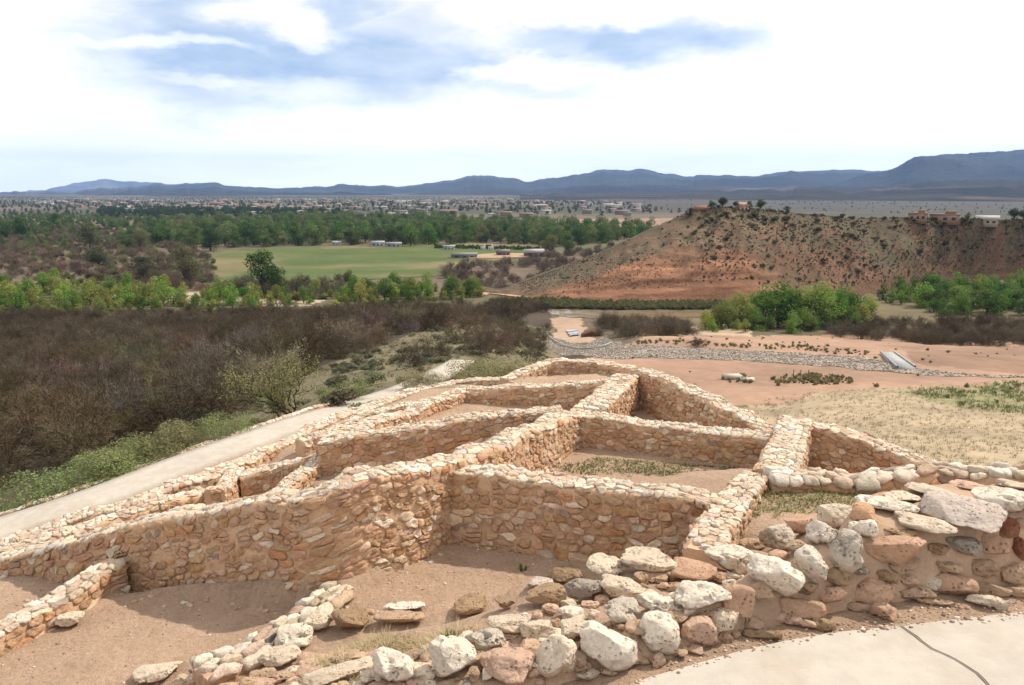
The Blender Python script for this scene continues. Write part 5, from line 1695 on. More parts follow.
vtree(385, 302, 26, (0.08, 0.13, 0.03), 'leafy green tree rising over the pale willow band', wide=0.9)
vtree(450, 298, 26, (0.10, 0.17, 0.03), 'bright green tree at the right end of the pale willow band', wide=1.0)
vtree(470, 297, 22, (0.12, 0.19, 0.035), 'lime green tree last in the pale willow band', wide=1.0)
vtree(350, 290, 22, (0.13, 0.13, 0.055), 'thin palm like tree leaning at the pasture edge', 'willow_tree', wide=0.7)

WOODSRC = []
for i_ in range(5):
    p_ = at_z(130 + 17 * i_, 236 + 2 * i_, VZ)
    WOODSRC.append(place(BROAD[i_], 'valley_tree', tuple(p_), 9.0, i_ * 1.3, (0.10, 0.16, 0.04), 'mid green tree in the mixed growth left of the pasture', 'tree', 'trees of the mixed growth left of the pasture'))
# brown scrub flats on the left
P_SCRUB = [tuple(at_z(px, py, VZ)[:2]) for px, py in ((-200, 284), (60, 284), (110, 290), (210, 290), (215, 262), (200, 252), (170, 240), (60, 226), (-200, 224))]
pts = scatter(P_SCRUB, 3000, 3.0, 20, 0.5)
pts = pts[np.argsort(np.hypot(pts[:, 0], pts[:, 1]))]
pts = pts[RNG.random(len(pts)) < 0.75 + 0.4 * fbm2(pts[:, 0], pts[:, 1], 0.02, 3, 8)]
for i in range(min(240, len(pts))):
    s = RNG.uniform(2.5, 5.0)
    if RNG.random() < 0.62:
        place(BARE_FAR[i % 3], 'valley_bush', (pts[i, 0], pts[i, 1], VZ - 0.1), s, RNG.uniform(0, 6.3), jit((0.165, 0.115, 0.085), 0.2), 'brown leafless bush on the scrub flat left of the pasture', 'bush', 'brown bushes of the scrub flat')
    else:
        place(SHRUB[i % 4], 'valley_bush', (pts[i, 0], pts[i, 1], VZ - 0.1), s, RNG.uniform(0, 6.3), jit((0.14, 0.155, 0.065), 0.3), 'rounded olive bush on the scrub flat left of the pasture', 'bush', 'olive bushes of the scrub flat')
vb = [o for o in COL.objects if o.name.startswith('valley_bush')][:6]
k = np.arange(240, len(pts))
for part, colr in ((0, (0.19, 0.14, 0.10)), (1, (0.15, 0.105, 0.075)), (2, (0.15, 0.15, 0.07))):
    kk = k[k % 3 == part]
    gn_stuff('valley_scrub', np.column_stack([pts[kk], np.full(len(kk), VZ - 0.1)]), RNG.uniform(2.2, 4.8, len(kk)), RNG.uniform(0, 6.3, len(kk)), vb, colr)
P_MIX = [tuple(at_z(px, py, VZ)[:2]) for px, py in ((-200, 250), (150, 250), (240, 240), (240, 228), (150, 217), (-200, 217))]
q_ = scatter(P_MIX, 800, 8)
for part, colr in ((0, (0.10, 0.16, 0.035)), (1, (0.15, 0.17, 0.07)), (2, (0.075, 0.12, 0.035))):
    kk = np.arange(len(q_)); kk = kk[kk % 3 == part]
    gn_stuff('valley_scrub', np.column_stack([q_[kk], np.full(len(kk), VZ - 0.1)]), RNG.uniform(4, 10, len(kk)), RNG.uniform(0, 6.3, len(kk)), WOODSRC, colr)
# bare scrub between the pasture and the hill
P_SC2 = [tuple(at_z(px, py, VZ)[:2]) for px, py in ((440, 280), (490, 290), (540, 292), (560, 276), (600, 262), (640, 248), (600, 246), (560, 254), (520, 262), (470, 262), (450, 268))]
for i, (x, y) in enumerate(scatter(P_SC2, 110, 4.5, 30, 0.3)):
    s = RNG.uniform(3.0, 5.2)
    place(BARE_FAR[i % 3], 'hill_foot_bush', (x, y, VZ - 0.1), s, RNG.uniform(0, 6.3), jit((0.16, 0.12, 0.095), 0.18), 'grey brown leafless bush between the pasture and the red hill', 'bush', 'grey brown bushes at the foot of the hill')
P_SC3 = [tuple(at_z(px, py, VZ)[:2]) for px, py in ((215, 300), (330, 300), (345, 286), (280, 282), (215, 288))]
for i, (x, y) in enumerate(scatter(P_SC3, 70, 3.0)):
    s = RNG.uniform(2.6, 6.0)
    place(BARE_FAR[i % 3] if RNG.random() < .55 else TALL[i % 4], 'pasture_bush', (x, y, VZ - 0.1), s, RNG.uniform(0, 6.3), jit((0.15, 0.135, 0.075), 0.2), 'thin brownish bush at the near edge of the pasture around the lone cottonwood', 'bush', 'bushes at the near pasture edge')

# pasture
P_FIELD = [tuple(at_z(px, py, VZ)[:2]) for px, py in ((200, 282), (235, 285), (330, 282), (440, 276), (480, 264), (545, 252), (545, 245.5), (470, 243.5), (400, 245), (300, 247), (228, 250), (190, 262))]


def field_col(x, y):
    n = fbm2(x, y, 0.012, 5, 91); s = fbm2(x * 0.25, y, 0.02, 4, 92)
    return lerp(np.array((0.092, 0.118, 0.042)), np.array((0.19, 0.158, 0.082)), sstep(-0.22, 0.2, n + 0.9 * s + 0.25 * fbm2(x, y, 0.06, 3, 95))[..., None])


sheet('pasture_field', P_FIELD, M_field, 0.25, 6.0, None, field_col)
P_YARD = [tuple(at_z(px, py, VZ)[:2]) for px, py in ((468, 259), (530, 258), (525, 254), (500, 253.5), (478, 255))]
sheet('farm_yard', P_YARD, M_field, 0.45, 5.0, None, lambda x, y: np.broadcast_to(np.array((0.40, 0.27, 0.18)), x.shape + (3,)))
# rows of young vines at the far side of the pasture
vr = [at_z(px, py, VZ) for px, py in [(px, 248.6 + 0.018 * (px - 435) - (row * 1.3)) for row in (0, 1) for px in np.arange(436, 540, 3.4)]]
for i, p in enumerate(vr):
    place(SHRUB[i % 4], 'vine_bush', tuple(p), RNG.uniform(2.2, 3.0), RNG.uniform(0, 6.3), jit((0.07, 0.10, 0.03), 0.2), 'small dark vine in the rows at the far side of the pasture', 'vine', 'vines at the far side of the pasture')

# woodland along the river: nearest trees one by one, the rest as one mass
P_WOOD = [tuple(at_z(px, py, VZ)[:2]) for px, py in ((150, 244), (235, 248), (330, 245), (420, 246), (480, 243), (560, 247), (640, 240), (660, 232), (560, 228), (470, 222), (380, 221), (270, 221), (200, 224), (150, 232))]
pts = scatter(P_WOOD, 2600, 10.5, 20, 0.25)
pts = pts[np.argsort(pts[:, 1] - 0.28 * np.abs(pts[:, 0]))]
for i in range(min(285, len(pts))):
    s = RNG.uniform(8, 17)
    c = jit([GREEN, DKGREEN, (0.12, 0.17, 0.045), (0.15, 0.165, 0.065)][RNG.integers(4)], 0.25)
    place(BROAD[i % 5], 'river_tree', (pts[i, 0], pts[i, 1], VZ - 0.2), s, RNG.uniform(0, 6.3), c, 'green tree in the front of the woodland along the far side of the pasture', 'tree', 'trees along the far side of the pasture')
rt = [o for o in COL.objects if o.name.startswith('river_tree')][:12]
k = np.arange(285, len(pts))
far = pts[k]
keep = RNG.random(len(far)) < np.clip(1.25 - (far[:, 1] - 620) / 900, 0.25, 1) + 0.35 * fbm2(far[:, 0], far[:, 1], 0.01, 3, 5)
far = far[keep]
for part, colr in ((0, (0.10, 0.165, 0.04)), (1, (0.075, 0.125, 0.035)), (2, (0.15, 0.18, 0.075)), (3, (0.13, 0.15, 0.06))):
    kk = far[np.arange(len(far)) % 4 == part]
    gn_stuff('river_woodland', np.column_stack([kk, np.full(len(kk), VZ - 0.2)]), RNG.uniform(6, 16, len(kk)), RNG.uniform(0, 6.3, len(kk)), rt, colr)
# belt of trees farther left and the trees among the town's houses
P_BELT = [tuple(at_z(px, py, VZ)[:2]) for px, py in ((100, 219), (200, 219), (340, 217), (340, 213.5), (200, 211), (100, 210.5))]
pts = scatter(P_BELT, 420, 17)
gn_stuff('tree_belt', np.column_stack([pts, np.full(len(pts), VZ)]), RNG.uniform(8, 14, len(pts)), RNG.uniform(0, 6.3, len(pts)), rt, (0.045, 0.075, 0.03))
pts = scatter(P_TOWN, 9000, 12, 6, 0.1)
pts = pts[RNG.random(len(pts)) < 0.72 + 0.9 * fbm2(pts[:, 0], pts[:, 1], 0.004, 3, 18)]
pts = pts[(pts[:, 0] < 320) | (pts[:, 1] < 1000) | (RNG.random(len(pts)) < 0.3 + 0.8 * fbm2(pts[:, 0], pts[:, 1], 0.006, 3, 28))]
gn_stuff('town_greenery', np.column_stack([pts, Z(pts[:, 0], pts[:, 1])]), np.where((pts[:, 1] > 2600) | (pts[:, 0] > 350), RNG.uniform(2.2, 5, len(pts)), RNG.uniform(4, 10, len(pts))), RNG.uniform(0, 6.3, len(pts)), rt, (0.065, 0.085, 0.037))

# ------------------------------------------------------------------ right: trees and bushes beyond the dirt flat
RT = [(705, 330, 22, YGREEN), (722, 329, 32, (0.16, 0.18, 0.045)), (738, 328, 38, (0.17, 0.185, 0.05)), (752, 327, 36, LIME), (764, 328, 44, (0.12, 0.20, 0.035)), (778, 328, 48, (0.095, 0.18, 0.026)),
      (792, 327, 42, (0.11, 0.19, 0.03)), (806, 327, 42, (0.16, 0.21, 0.045)), (820, 327, 46, (0.14, 0.20, 0.04)), (836, 325, 36, (0.09, 0.18, 0.024)), (852, 323, 32, (0.09, 0.18, 0.025)), (868, 318, 24, YGREEN),
      (712, 332, 14, LIME), (770, 331, 16, (0.09, 0.15, 0.03)), (812, 331, 16, (0.12, 0.16, 0.04)), (745, 332, 14, YGREEN), (843, 318, 34, (0.12, 0.18, 0.04))]
P_RT1 = wpoly([(688, 331), (760, 333), (840, 332), (872, 326), (872, 316), (800, 318), (720, 322)])
for i, (x, y) in enumerate(scatter(P_RT1, 46, 2.6)):
    s = RNG.uniform(3.0, 7.0)
    place(TALL[i % 4], 'streamside_bush', (x, y, float(Z(x, y)) - 0.2), s, RNG.uniform(0, 6.3), jit(YGREEN if RNG.random() < .45 else (0.13, 0.20, 0.04), 0.2), 'leafy bush filling the foot of the tree clump by the dirt flat', 'bush', 'leafy bushes at the foot of the tree clump')
WHERE = ['at the left end of', 'second from the left in', 'pale and tall on the left of', 'yellowish in the left half of', 'darker, left of the middle of', 'tallest and darkest in', 'just right of the tallest in', 'mid green near the middle of',
         'broad, right of the middle of', 'round and bright at the right of', 'low round crown near the right end of', 'pale, at the right end of', 'lowest, at the left foot of', 'low bushy tree before', 'small, at the right foot of', 'low, at the left foot of', 'back right tree of']
for (px, py, h, c), wtxt in zip(RT, WHERE):
    vtree(px, py, h, jit(np.array(c) * 1.25, 0.08), 'leafy tree ' + wtxt + ' the clump by the dirt flat', 'streamside_tree', BUSHY[RNG.integers(3)], 1.0, 1, group='trees of the clump by the dirt flat')
P_RT2 = wpoly([(880, 300), (940, 316), (1040, 318), (1180, 316), (1180, 296), (1030, 290), (960, 296), (900, 292)])
for i, (x, y) in enumerate(scatter(P_RT2, 150, 3.4)):
    s = RNG.uniform(5.0, 9.5)
    place(BROAD[i % 5], 'streamside_tree', (x, y, float(Z(x, y)) - 0.2), s, RNG.uniform(0, 6.3), jit(LIME if RNG.random() < 0.5 else (0.075, 0.14, 0.025), 0.2), 'bright green tree in the belt below the right end of the red hill', 'tree', 'trees of the belt below the red hill')
P_RB = wpoly([(815, 334), (850, 338), (930, 345), (1040, 347), (1180, 348), (1180, 322), (1000, 322), (900, 322), (840, 322)])
for i, (x, y) in enumerate(scatter(P_RB, 220, 1.9)):
    s = RNG.uniform(2.2, 4.0)
    place(BARE[i % 5], 'creek_bush', (x, y, float(Z(x, y)) - 0.15), s, RNG.uniform(0, 6.3), jit(GREYB if RNG.random() < .6 else BROWN, 0.2), 'grey leafless bush along the back edge of the dirt flat', 'bush', 'leafless bushes behind the dirt flat')
P_LB = wpoly([(598, 336), (640, 338), (684, 336), (690, 326), (640, 320), (605, 322)])
for i, (x, y) in enumerate(scatter(P_LB, 52, 2.2)):
    s = RNG.uniform(2.6, 4.6)
    place(BARE[i % 5], 'creek_bush', (x, y, float(Z(x, y)) - 0.15), s, RNG.uniform(0, 6.3), jit(GREYB, 0.2), 'dark leafless bush in the clump beside the wash above the spillway', 'bush', 'leafless bushes beside the wash')
for px, py, h, lab in ((699, 347, 13, 'dark leafless bush standing alone beside the gravel berm'), (686, 394, 18, 'thin leafless bush just above the sloping wall in shade'), (1012, 341, 16, 'dark bush at the back right corner of the dirt flat')):
    p = hit(px, py); s = h * np.linalg.norm(p) / F
    place(BARE[2], 'creek_bush', tuple(p), s * 1.05, 1.0, GREYB if py < 360 else (0.25, 0.2, 0.15), lab, 'bush', None, s * .9)
P_REED = wpoly([(490, 302), (560, 309), (640, 310), (720, 309), (745, 304), (700, 303), (600, 303), (545, 300)])
pts = scatter(P_REED, 700, 0.8, 30)
rs = place(SHRUB[1], 'reed_clump', (*pts[0], float(Z(*pts[0]))), 2.2, 0, (0.15, 0.15, 0.06), 'olive reed clump on the bank below the red hill', 'reeds', None, 2.0)
gn_stuff('reed_grass', np.column_stack([pts[1:], Z(pts[1:, 0], pts[1:, 1])]), RNG.uniform(1.2, 2.5, len(pts) - 1), RNG.uniform(0, 6.3, len(pts) - 1), [rs])

# ------------------------------------------------------------------ red hill: shrubs and the houses on its crest
for i in range(285):
    px = RNG.uniform(560, 1120)
    kk = RNG.random()
    t_ = (RNG.uniform(0.78, 1.05) if kk < 0.5 else RNG.uniform(0.2, 0.9)) if px > 700 else (RNG.uniform(0.45, 1.02))
    if px < 680 and RNG.random() < 0.35: continue
    p = hill_point(px, t_)
    s = RNG.uniform(1.0, 2.7) if px > 690 else RNG.uniform(0.7, 1.4)
    place(SHRUB[i % 4], 'juniper_shrub', (p[0], p[1], p[2] - 0.2), s, RNG.uniform(0, 6.3), jit((0.105, 0.10, 0.052), 0.35), 'dark olive juniper shrub on the slope of the red hill', 'shrub', 'juniper shrubs on the red hill', s * 0.8)
pp, ss = [], []
for i in range(13000):
    px = RNG.uniform(520, 1300); t_ = RNG.uniform(0.12, 1.3)
    p = hill_point(px, t_)
    if fbm(np.array([[p[0] * .04, p[1] * .04, 0.0]]), 3, 9)[0] + 0.25 * (px > 700) < RNG.uniform(-.35, .3): continue
    pp.append((p[0], p[1], p[2] - 0.1)); ss.append(RNG.uniform(0.3, 0.75) * (0.75 if px < 700 else 1) if RNG.random() < .92 or px < 700 else RNG.uniform(0.8, 1.3))
js = [o for o in COL.objects if o.name.startswith('juniper_shrub')][:6]
gn_stuff('hill_scrub', np.array(pp), np.array(ss) , RNG.uniform(0, 6.3, len(pp)), js, (0.135, 0.112, 0.066))
for px, t_, h, c, lab in ((688, 0.98, 5, (0.05, 0.07, 0.03), 'dark round tree at the left end of the hill crest'), (708, 1.02, 5.5, (0.06, 0.11, 0.03), 'mid green tree on the hill crest left of the tallest'), (719, 1.02, 6.5, (0.04, 0.06, 0.025), 'tallest dark tree on the hill crest'),
                      (732, 1.02, 4.5, (0.05, 0.075, 0.03), 'small dark tree right of the tallest on the crest'), (756, 1.0, 6.5, (0.085, 0.12, 0.035), 'bright green bushy tree on the highest part of the crest'), (745, 1.02, 5, (0.08, 0.11, 0.035), 'bushy tree touching the bright one on the crest'),
                      (783, 1.0, 4.5, (0.06, 0.075, 0.035), 'olive tree right of the bright one on the crest'), (1008, 1.05, 8, (0.035, 0.05, 0.025), 'dark upright tree near the right end of the crest'), (1018, 1.03, 7, (0.04, 0.05, 0.025), 'dark tree at the right end of the crest'),
                      (942, 1.0, 5, (0.05, 0.065, 0.03), 'dark tree before the adobe house on the crest'), (962, 1.03, 4.5, (0.12, 0.14, 0.04), 'pale green tree between the adobe house and the white roof')):
    p = hill_point(px, t_)
    place_tree(NEAR_TREES[RNG.integers(3)], 'hilltop_tree', (p[0], p[1], p[2] - 0.3), h * 0.75, RNG.uniform(0, 6.3), c, lab, 'tree', 'trees on the hill crest', 1.1)


def house(name, loc, L, W_, H, rz, wall_c, roof_c, label, kind='gable', parts=True, group=None, cat='house'):
    r = empty(name, loc); r.rotation_euler = (0, 0, rz)
    tag(r, label, cat, group)
    m = MB()
    m.box((0, 0, H / 2 - 0.5), (L, W_, H + 1.0))
    o = m.obj('wall', M_wallpaint, r, False); o.color = (*wall_c, 1)
    m = MB()
    if kind == 'gable':
        e = 0.5; rh = W_ * 0.28
        v = [(-L / 2 - e, -W_ / 2 - e, H), (L / 2 + e, -W_ / 2 - e, H), (L / 2 + e, W_ / 2 + e, H), (-L / 2 - e, W_ / 2 + e, H), (-L / 2 - e, 0, H + rh), (L / 2 + e, 0, H + rh)]
        m.add(v, [(0, 1, 5, 4), (2, 3, 4, 5), (0, 3, 2, 1)], [(1, 2, 5), (3, 0, 4)], roof_c)
    else:
        m.box((0, 0, H + 0.25), (L + 0.3, W_ + 0.3, 0.5), 0, roof_c)
        m.box((L * 0.2, 0, H + 1.1), (L * 0.35, W_ * 0.7, 1.4), 0, wall_c)
    m.obj('roof', M_roof, r, False)
    if parts:
        for k in (-0.3, 0.02, 0.3):
            m = MB(); m.box((L * k, -W_ / 2 - 0.02, H * 0.55), (L * 0.13, 0.12, H * 0.4)); m.obj('window', M_darkglass, r, False)
    return r


p = hill_point(938, 1.06); house('adobe_house', (p[0], p[1], p[2] - 1.2), 11, 7, 3.0, -0.45, (0.26, 0.165, 0.115), (0.25, 0.16, 0.11), 'flat roofed adobe house on the hill crest', 'flat')
p = hill_point(912, 1.04); house('adobe_house', (p[0], p[1], p[2] - 1.0), 7, 6, 3.0, -0.45, (0.28, 0.175, 0.12), (0.26, 0.165, 0.115), 'smaller adobe block at the left end of the crest houses', 'flat')
p = hill_point(981, 1.1); house('white_house', (p[0], p[1], p[2] - 1.8), 8, 6, 2.2, -0.5, (0.36, 0.30, 0.24), (0.42, 0.40, 0.37), 'low house with a whitish roof on the hill crest')
p = hill_point(700, 1.08); house('brick_house', (p[0], p[1], p[2] - 1.6), 7, 6, 2.2, -0.2, (0.26, 0.17, 0.12), (0.26, 0.13, 0.095), 'low house with a reddish roof behind the trees at the left of the crest')
p = hill_point(738, 1.04); house('tan_house', (p[0], p[1], p[2] - 1.4), 5, 5, 2.4, -0.2, (0.45, 0.3, 0.22), (0.42, 0.27, 0.2), 'tan house end showing between the trees on the highest crest')

# farm buildings at the pasture
for px, py, L, W_, H, rz, wc, rc_, kind, name, lab in [
    (378, 246.5, 14, 8, 3.5, 0.1, (0.5, 0.49, 0.47), (0.42, 0.43, 0.45), 'gable', 'farm_shed', 'white farm shed under the trees at the far side of the pasture'),
    (394, 247, 16, 7, 3.0, 0.05, (0.42, 0.40, 0.38), (0.36, 0.36, 0.38), 'gable', 'farm_shed', 'longer pale shed right of the white one under the trees'),
    (337, 245.5, 9, 6, 3.0, 0, (0.6, 0.58, 0.56), (0.6, 0.6, 0.6), 'gable', 'farm_shed', 'small pale shed in the gap of the tree row'),
    (449, 250, 12, 5, 3.2, 0.1, (0.55, 0.55, 0.53), (0.4, 0.45, 0.4), 'gable', 'farm_shed', 'white shed standing in the pasture left of the vines'),
    (483, 250.5, 5, 3, 2.8, 0.0, (0.75, 0.75, 0.73), (0.75, 0.75, 0.75), 'flat', 'farm_trailer', 'white box trailer in front of the vine rows, the left of two'),
    (491, 250.5, 5.5, 3, 2.8, 0.0, (0.75, 0.75, 0.73), (0.75, 0.75, 0.75), 'flat', 'farm_trailer', 'white box trailer in front of the vine rows, the right of two'),
    (464, 258, 24, 7, 2.6, 0.15, (0.24, 0.22, 0.20), (0.30, 0.29, 0.28), 'gable', 'livestock_shed', 'long low dark shed with a grey roof in the pasture'),
    (503, 255.5, 12, 9, 3.0, 0.2, (0.22, 0.18, 0.15), (0.26, 0.22, 0.19), 'gable', 'barn', 'dark brown barn in the bare farm yard'),
    (534, 256.5, 18, 11, 3.5, 0.2, (0.20, 0.17, 0.14), (0.45, 0.42, 0.40), 'gable', 'barn', 'barn with a pale ridge at the right of the farm yard'),
    (598, 258, 8, 6, 2.5, 0.3, (0.5, 0.42, 0.36), (0.5, 0.42, 0.36), 'gable', 'farm_shed', 'tiny pale shed half hidden at the foot of the hill')]:
    p = at_z(px, py, VZ)
    house(name, tuple(p), L * .6, W_ * .65, H * .7, rz, tuple(np.array(wc) * .62), tuple(np.array(rc_) * .8), lab, kind, True, 'farm buildings of the pasture', 'farm building')

# the town: houses one by one, a few pixels each
hm_ = []
for wc in ((0.24, 0.19, 0.15), (0.30, 0.25, 0.21), (0.19, 0.14, 0.10), (0.44, 0.42, 0.39)):
    for rc_ in ((0.27, 0.18, 0.135), (0.36, 0.33, 0.30), (0.20, 0.18, 0.165)):
        m = MB()
        L, W_, H = RNG.uniform(11, 18), RNG.uniform(8, 11), RNG.uniform(3, 4.5)
        m.box((0, 0, H / 2 - 1), (L, W_, H + 2), 0, wc)
        e, rh = 0.5, W_ * 0.25
        m.add([(-L / 2 - e, -W_ / 2 - e, H), (L / 2 + e, -W_ / 2 - e, H), (L / 2 + e, W_ / 2 + e, H), (-L / 2 - e, W_ / 2 + e, H), (-L / 2 - e, 0, H + rh), (L / 2 + e, 0, H + rh)], [(0, 1, 5, 4), (2, 3, 4, 5), (0, 3, 2, 1)], [(1, 2, 5), (3, 0, 4)], rc_)
        hm_.append(m.mesh('town_house', [M_roof], False))
for me_ in hm_:
    pass
P_HOUSES = [tuple(at_z(px, py, VZ)[:2]) for px, py in ((40, 212), (200, 216), (330, 217), (430, 219), (560, 220), (640, 217), (640, 203), (500, 200.5), (330, 200), (150, 200.5), (20, 201))]
for i, (x, y) in enumerate(scatter(P_HOUSES, 190, 30, 40, 0.2)):
    big = RNG.random() < 0.2
    s = RNG.uniform(1.6, 2.8) if big else RNG.uniform(0.8, 1.3)
    o = place(hm_[i % len(hm_)], 'town_house', (x, y, float(Z(x, y))), s, RNG.uniform(-.5, .5), (1, 1, 1), 'pale wide building among the small houses of the distant town' if big else 'small pale house among the trees of the distant town', 'house', 'big buildings of the distant town' if big else 'houses of the distant town', RNG.uniform(0.9, 1.3))

# ------------------------------------------------------------------ gravel berm, spillway, pond, roads
P_BERM = wpoly([(548, 334), (562, 340), (585, 346), (603, 337), (626, 346), (700, 348.5), (800, 353), (868, 357), (900, 366), (950, 373.5), (1024, 376.5), (1200, 382), (1200, 384), (1024, 378), (930, 376), (870, 371), (800, 365), (700, 360), (640, 358.5), (600, 358), (560, 356), (545, 345)])


def berm_z(x, y):
    return Z(x, y)


sheet('riprap_gravel', P_BERM, M_rip, 0.05, 1.0, None, lambda x, y: np.array((0.34, 0.28, 0.23)) * (1 + 0.45 * fbm2(x, y, 1.1, 3, 8)[..., None]), kind='stuff')
rng = np.random.default_rng(5)
rv = []
for i in range(6):
    v = rock_shape((1, 0.8, 0.6), 3000 + i, 0.08, 0.0, ICO3_V, 7)
    rv.append(v[::1])
sub = bmesh.new(); bmesh.ops.create_icosphere(sub, subdivisions=1, radius=1.0)
I1V = np.array([v.co[:] for v in sub.verts]); I1F = np.array([[v.index for v in f.verts] for f in sub.faces]); sub.free()
pts = scatter(P_BERM, 9500, 0.26, 7)
n = len(pts)
zz = Z(pts[:, 0], pts[:, 1]) + 0.05
s = rng.uniform(0.08, 0.22, n)
an = rng.uniform(0, 6.3, n)
v = I1V[None] * (1 + rng.uniform(-.3, .3, (n, len(I1V), 1))) * s[:, None, None] * np.array((1, .8, .7))
v = v + np.column_stack([pts, zz])[:, None]
tone = rng.uniform(0.6, 1.25, n)[:, None, None] * np.array((0.31, 0.26, 0.215)) * (1 + rng.uniform(-.06, .06, (n, 1, 3)))
tag(obj('riprap_rubble', v.reshape(-1, 3), [(I1F[None] + (np.arange(n) * len(I1V))[:, None, None]).reshape(-1, 3)], M_rip, None, np.broadcast_to(tone, v.shape).reshape(-1, 3), False), kind='stuff')

# concrete chute crossing the berm: floor slab with two side kerbs
c4 = [hit(880, 354), hit(894, 354.5), hit(915, 369.5), hit(897, 370)]
cz = 0.35
m = MB()
q = np.array([p + np.array((0, 0, cz)) for p in c4])
m.add(np.concatenate([q, q - np.array((0, 0, 0.5))]), [(0, 1, 2, 3), (0, 4, 5, 1), (1, 5, 6, 2), (2, 6, 7, 3), (3, 7, 4, 0)])
croot = empty('concrete_chute', tuple(q.mean(0)))
tag(croot, 'grey concrete spillway chute crossing the gravel berm', 'spillway')
m.V = [v - q.mean(0) for v in m.V]
M_cgrey = material('grey_concrete', (0.36, 0.36, 0.35), rough=0.85, var=((0.4, 5, 0.15, ONE),))
m.obj('chute_floor', M_cgrey, croot, False)
for a, b_ in ((0, 3), (1, 2)):
    m = MB()
    d = q[b_] - q[a]
    mid = (q[a] + q[b_]) / 2 - q.mean(0)
    m.tube(np.array([q[a], (q[a] + q[b_]) / 2, q[b_]]) - q.mean(0) + np.array((0, 0, 0.1)), [0.13] * 3, 6)
    m.obj('chute_kerb', M_cgrey, croot, False)
# grey pipe liner sagging through the spillway notch
lp = [hit(px, py) + np.array((0, 0, 0.35)) for px, py in ((549, 338), (556, 343), (566, 347.5), (578, 350), (592, 350), (604, 347.5), (612, 344))]
L_, _ = resample(lp, 0.6)
m = MB(); m.tube(smooth_line(L_, 6), [0.13] * len(L_), 7)
tag(m.obj('drain_pipe', M_metal), 'grey drain pipe sagging across the gravel lined spillway notch', 'pipe')
# eroded bank and trickle of water in the wash
p = hit(592, 336)
v = rock_shape((5, 3.2, 3.0), 4001, 0.09, 0, ICO3_V, 10)
tag(obj('eroded_bank', v, [ICO3_F], M_hill, None, np.array((0.15, 0.08, 0.05)), loc=tuple(p)), 'dark red eroded earth block above the spillway notch', 'earth bank')
sheet('wash_water', wpoly([(566, 331), (578, 331), (580, 336), (570, 337)]), material('glinting_water', (0.35, 0.35, 0.36), rough=0.1, spec=0.6), 0.3, 1.0)
sheet('pond_water', wpoly([(545, 310), (600, 311.5), (700, 311.5), (745, 309), (735, 316), (690, 318), (610, 320), (570, 318), (550, 314)]), M_water, 0.10, 2.0, None, None)


def road(name, pxs, width, col, lift=0.3):
    P = np.array([hit(px, py) for px, py in pxs])
    P, _ = resample(P, 2.5); P = smooth_line(P, 4)
    t = np.gradient(P[:, :2], axis=0); t /= np.linalg.norm(t, axis=1)[:, None] + 1e-9
    nn = np.stack([t[:, 1], -t[:, 0]], 1)
    offs = np.linspace(-width / 2, width / 2, 5)
    V = []
    for o in offs:
        xy = P[:, :2] + nn * o
        V.append(np.column_stack([xy, Z(xy[:, 0], xy[:, 1]) + lift]))
    V = np.stack(V, 1)
    return tag(obj(name, V.reshape(-1, 3), [grid_faces(len(P), 5)[:, ::-1]], M_field, None, np.array(col) * (1 + 0.12 * fbm(V.reshape(-1, 3) * 0.3, 3, 4)[:, None])), kind='structure')


road('dirt_road', [(478, 292), (492, 293.5), (520, 297), (548, 301), (580, 303), (640, 303.5), (700, 302.5), (760, 301)], 3.6, (0.50, 0.29, 0.18))
road('dirt_road', [(520, 290), (500, 291), (486, 293), (482, 296)], 3.0, (0.46, 0.29, 0.19))

# capped well slabs and marker posts on the dirt flat
p = hit(738, 379.5)
wr = empty('well_cover', tuple(p)); tag(wr, 'pale cracked concrete well cover among weeds on the dirt flat', 'well cover')
for dx, dy, sx, sy, hh, rz in ((-0.6, 0.5, 2.2, 1.4, 0.5, 0.1), (0.9, -0.9, 1.7, 1.3, 0.4, -0.1)):
    m = MB(); m.box((dx, dy, hh / 2), (sx, sy, hh), rz); m.obj('cover_slab', M_concrete, wr, False)
for i, (px, lab) in enumerate(((793, 'thin dark marker post on the dirt flat, the left one of three'), (800, 'thin dark marker post on the dirt flat, the middle one of three'), (808, 'thin dark marker post on the dirt flat, the right one of three'))):
    p = hit(px, 379.5)
    m = MB(); m.tube([(0, 0, -0.2), (0.02, 0, 0.6), (0.03, 0, 1.25)], [0.05, 0.045, 0.04], 6)
    m.tube([(-0.02, -0.06, 1.05), (0.03, -0.06, 1.05), (0.08, -0.06, 1.05)], [0.03] * 3, 5)
    tag(m.obj('marker_post', M_bark, None, True, tuple(p)), lab, 'post', 'marker posts of the dirt flat')
WEEDP = wpoly([(772, 378), (800, 375), (850, 378), (853, 383), (820, 386), (775, 384)])
pts = np.concatenate([scatter(WEEDP, 110, 0.45), scatter(wpoly([(722, 376), (752, 376), (754, 384), (724, 383)]), 40, 0.4)])
pts = np.concatenate([pts, scatter(wpoly([(630, 345), (700, 346), (800, 350), (868, 355), (868, 352), (800, 346), (700, 342), (640, 341)]), 130, 0.5), scatter(P_DIRT, 110, 2.0), scatter(P_GREEN, 60, 1.0)])
w0 = place(SHRUB[0], 'weed_clump', (*pts[0], float(Z(*pts[0]))), 0.7, 0, (0.24, 0.21, 0.10), 'olive weed clump by the posts on the dirt flat', 'weed')
gn_stuff('flat_weeds', np.column_stack([pts[1:], Z(pts[1:, 0], pts[1:, 1]) - 0.05]), RNG.uniform(0.25, 0.75, len(pts) - 1), RNG.uniform(0, 6.3, len(pts) - 1), [w0])

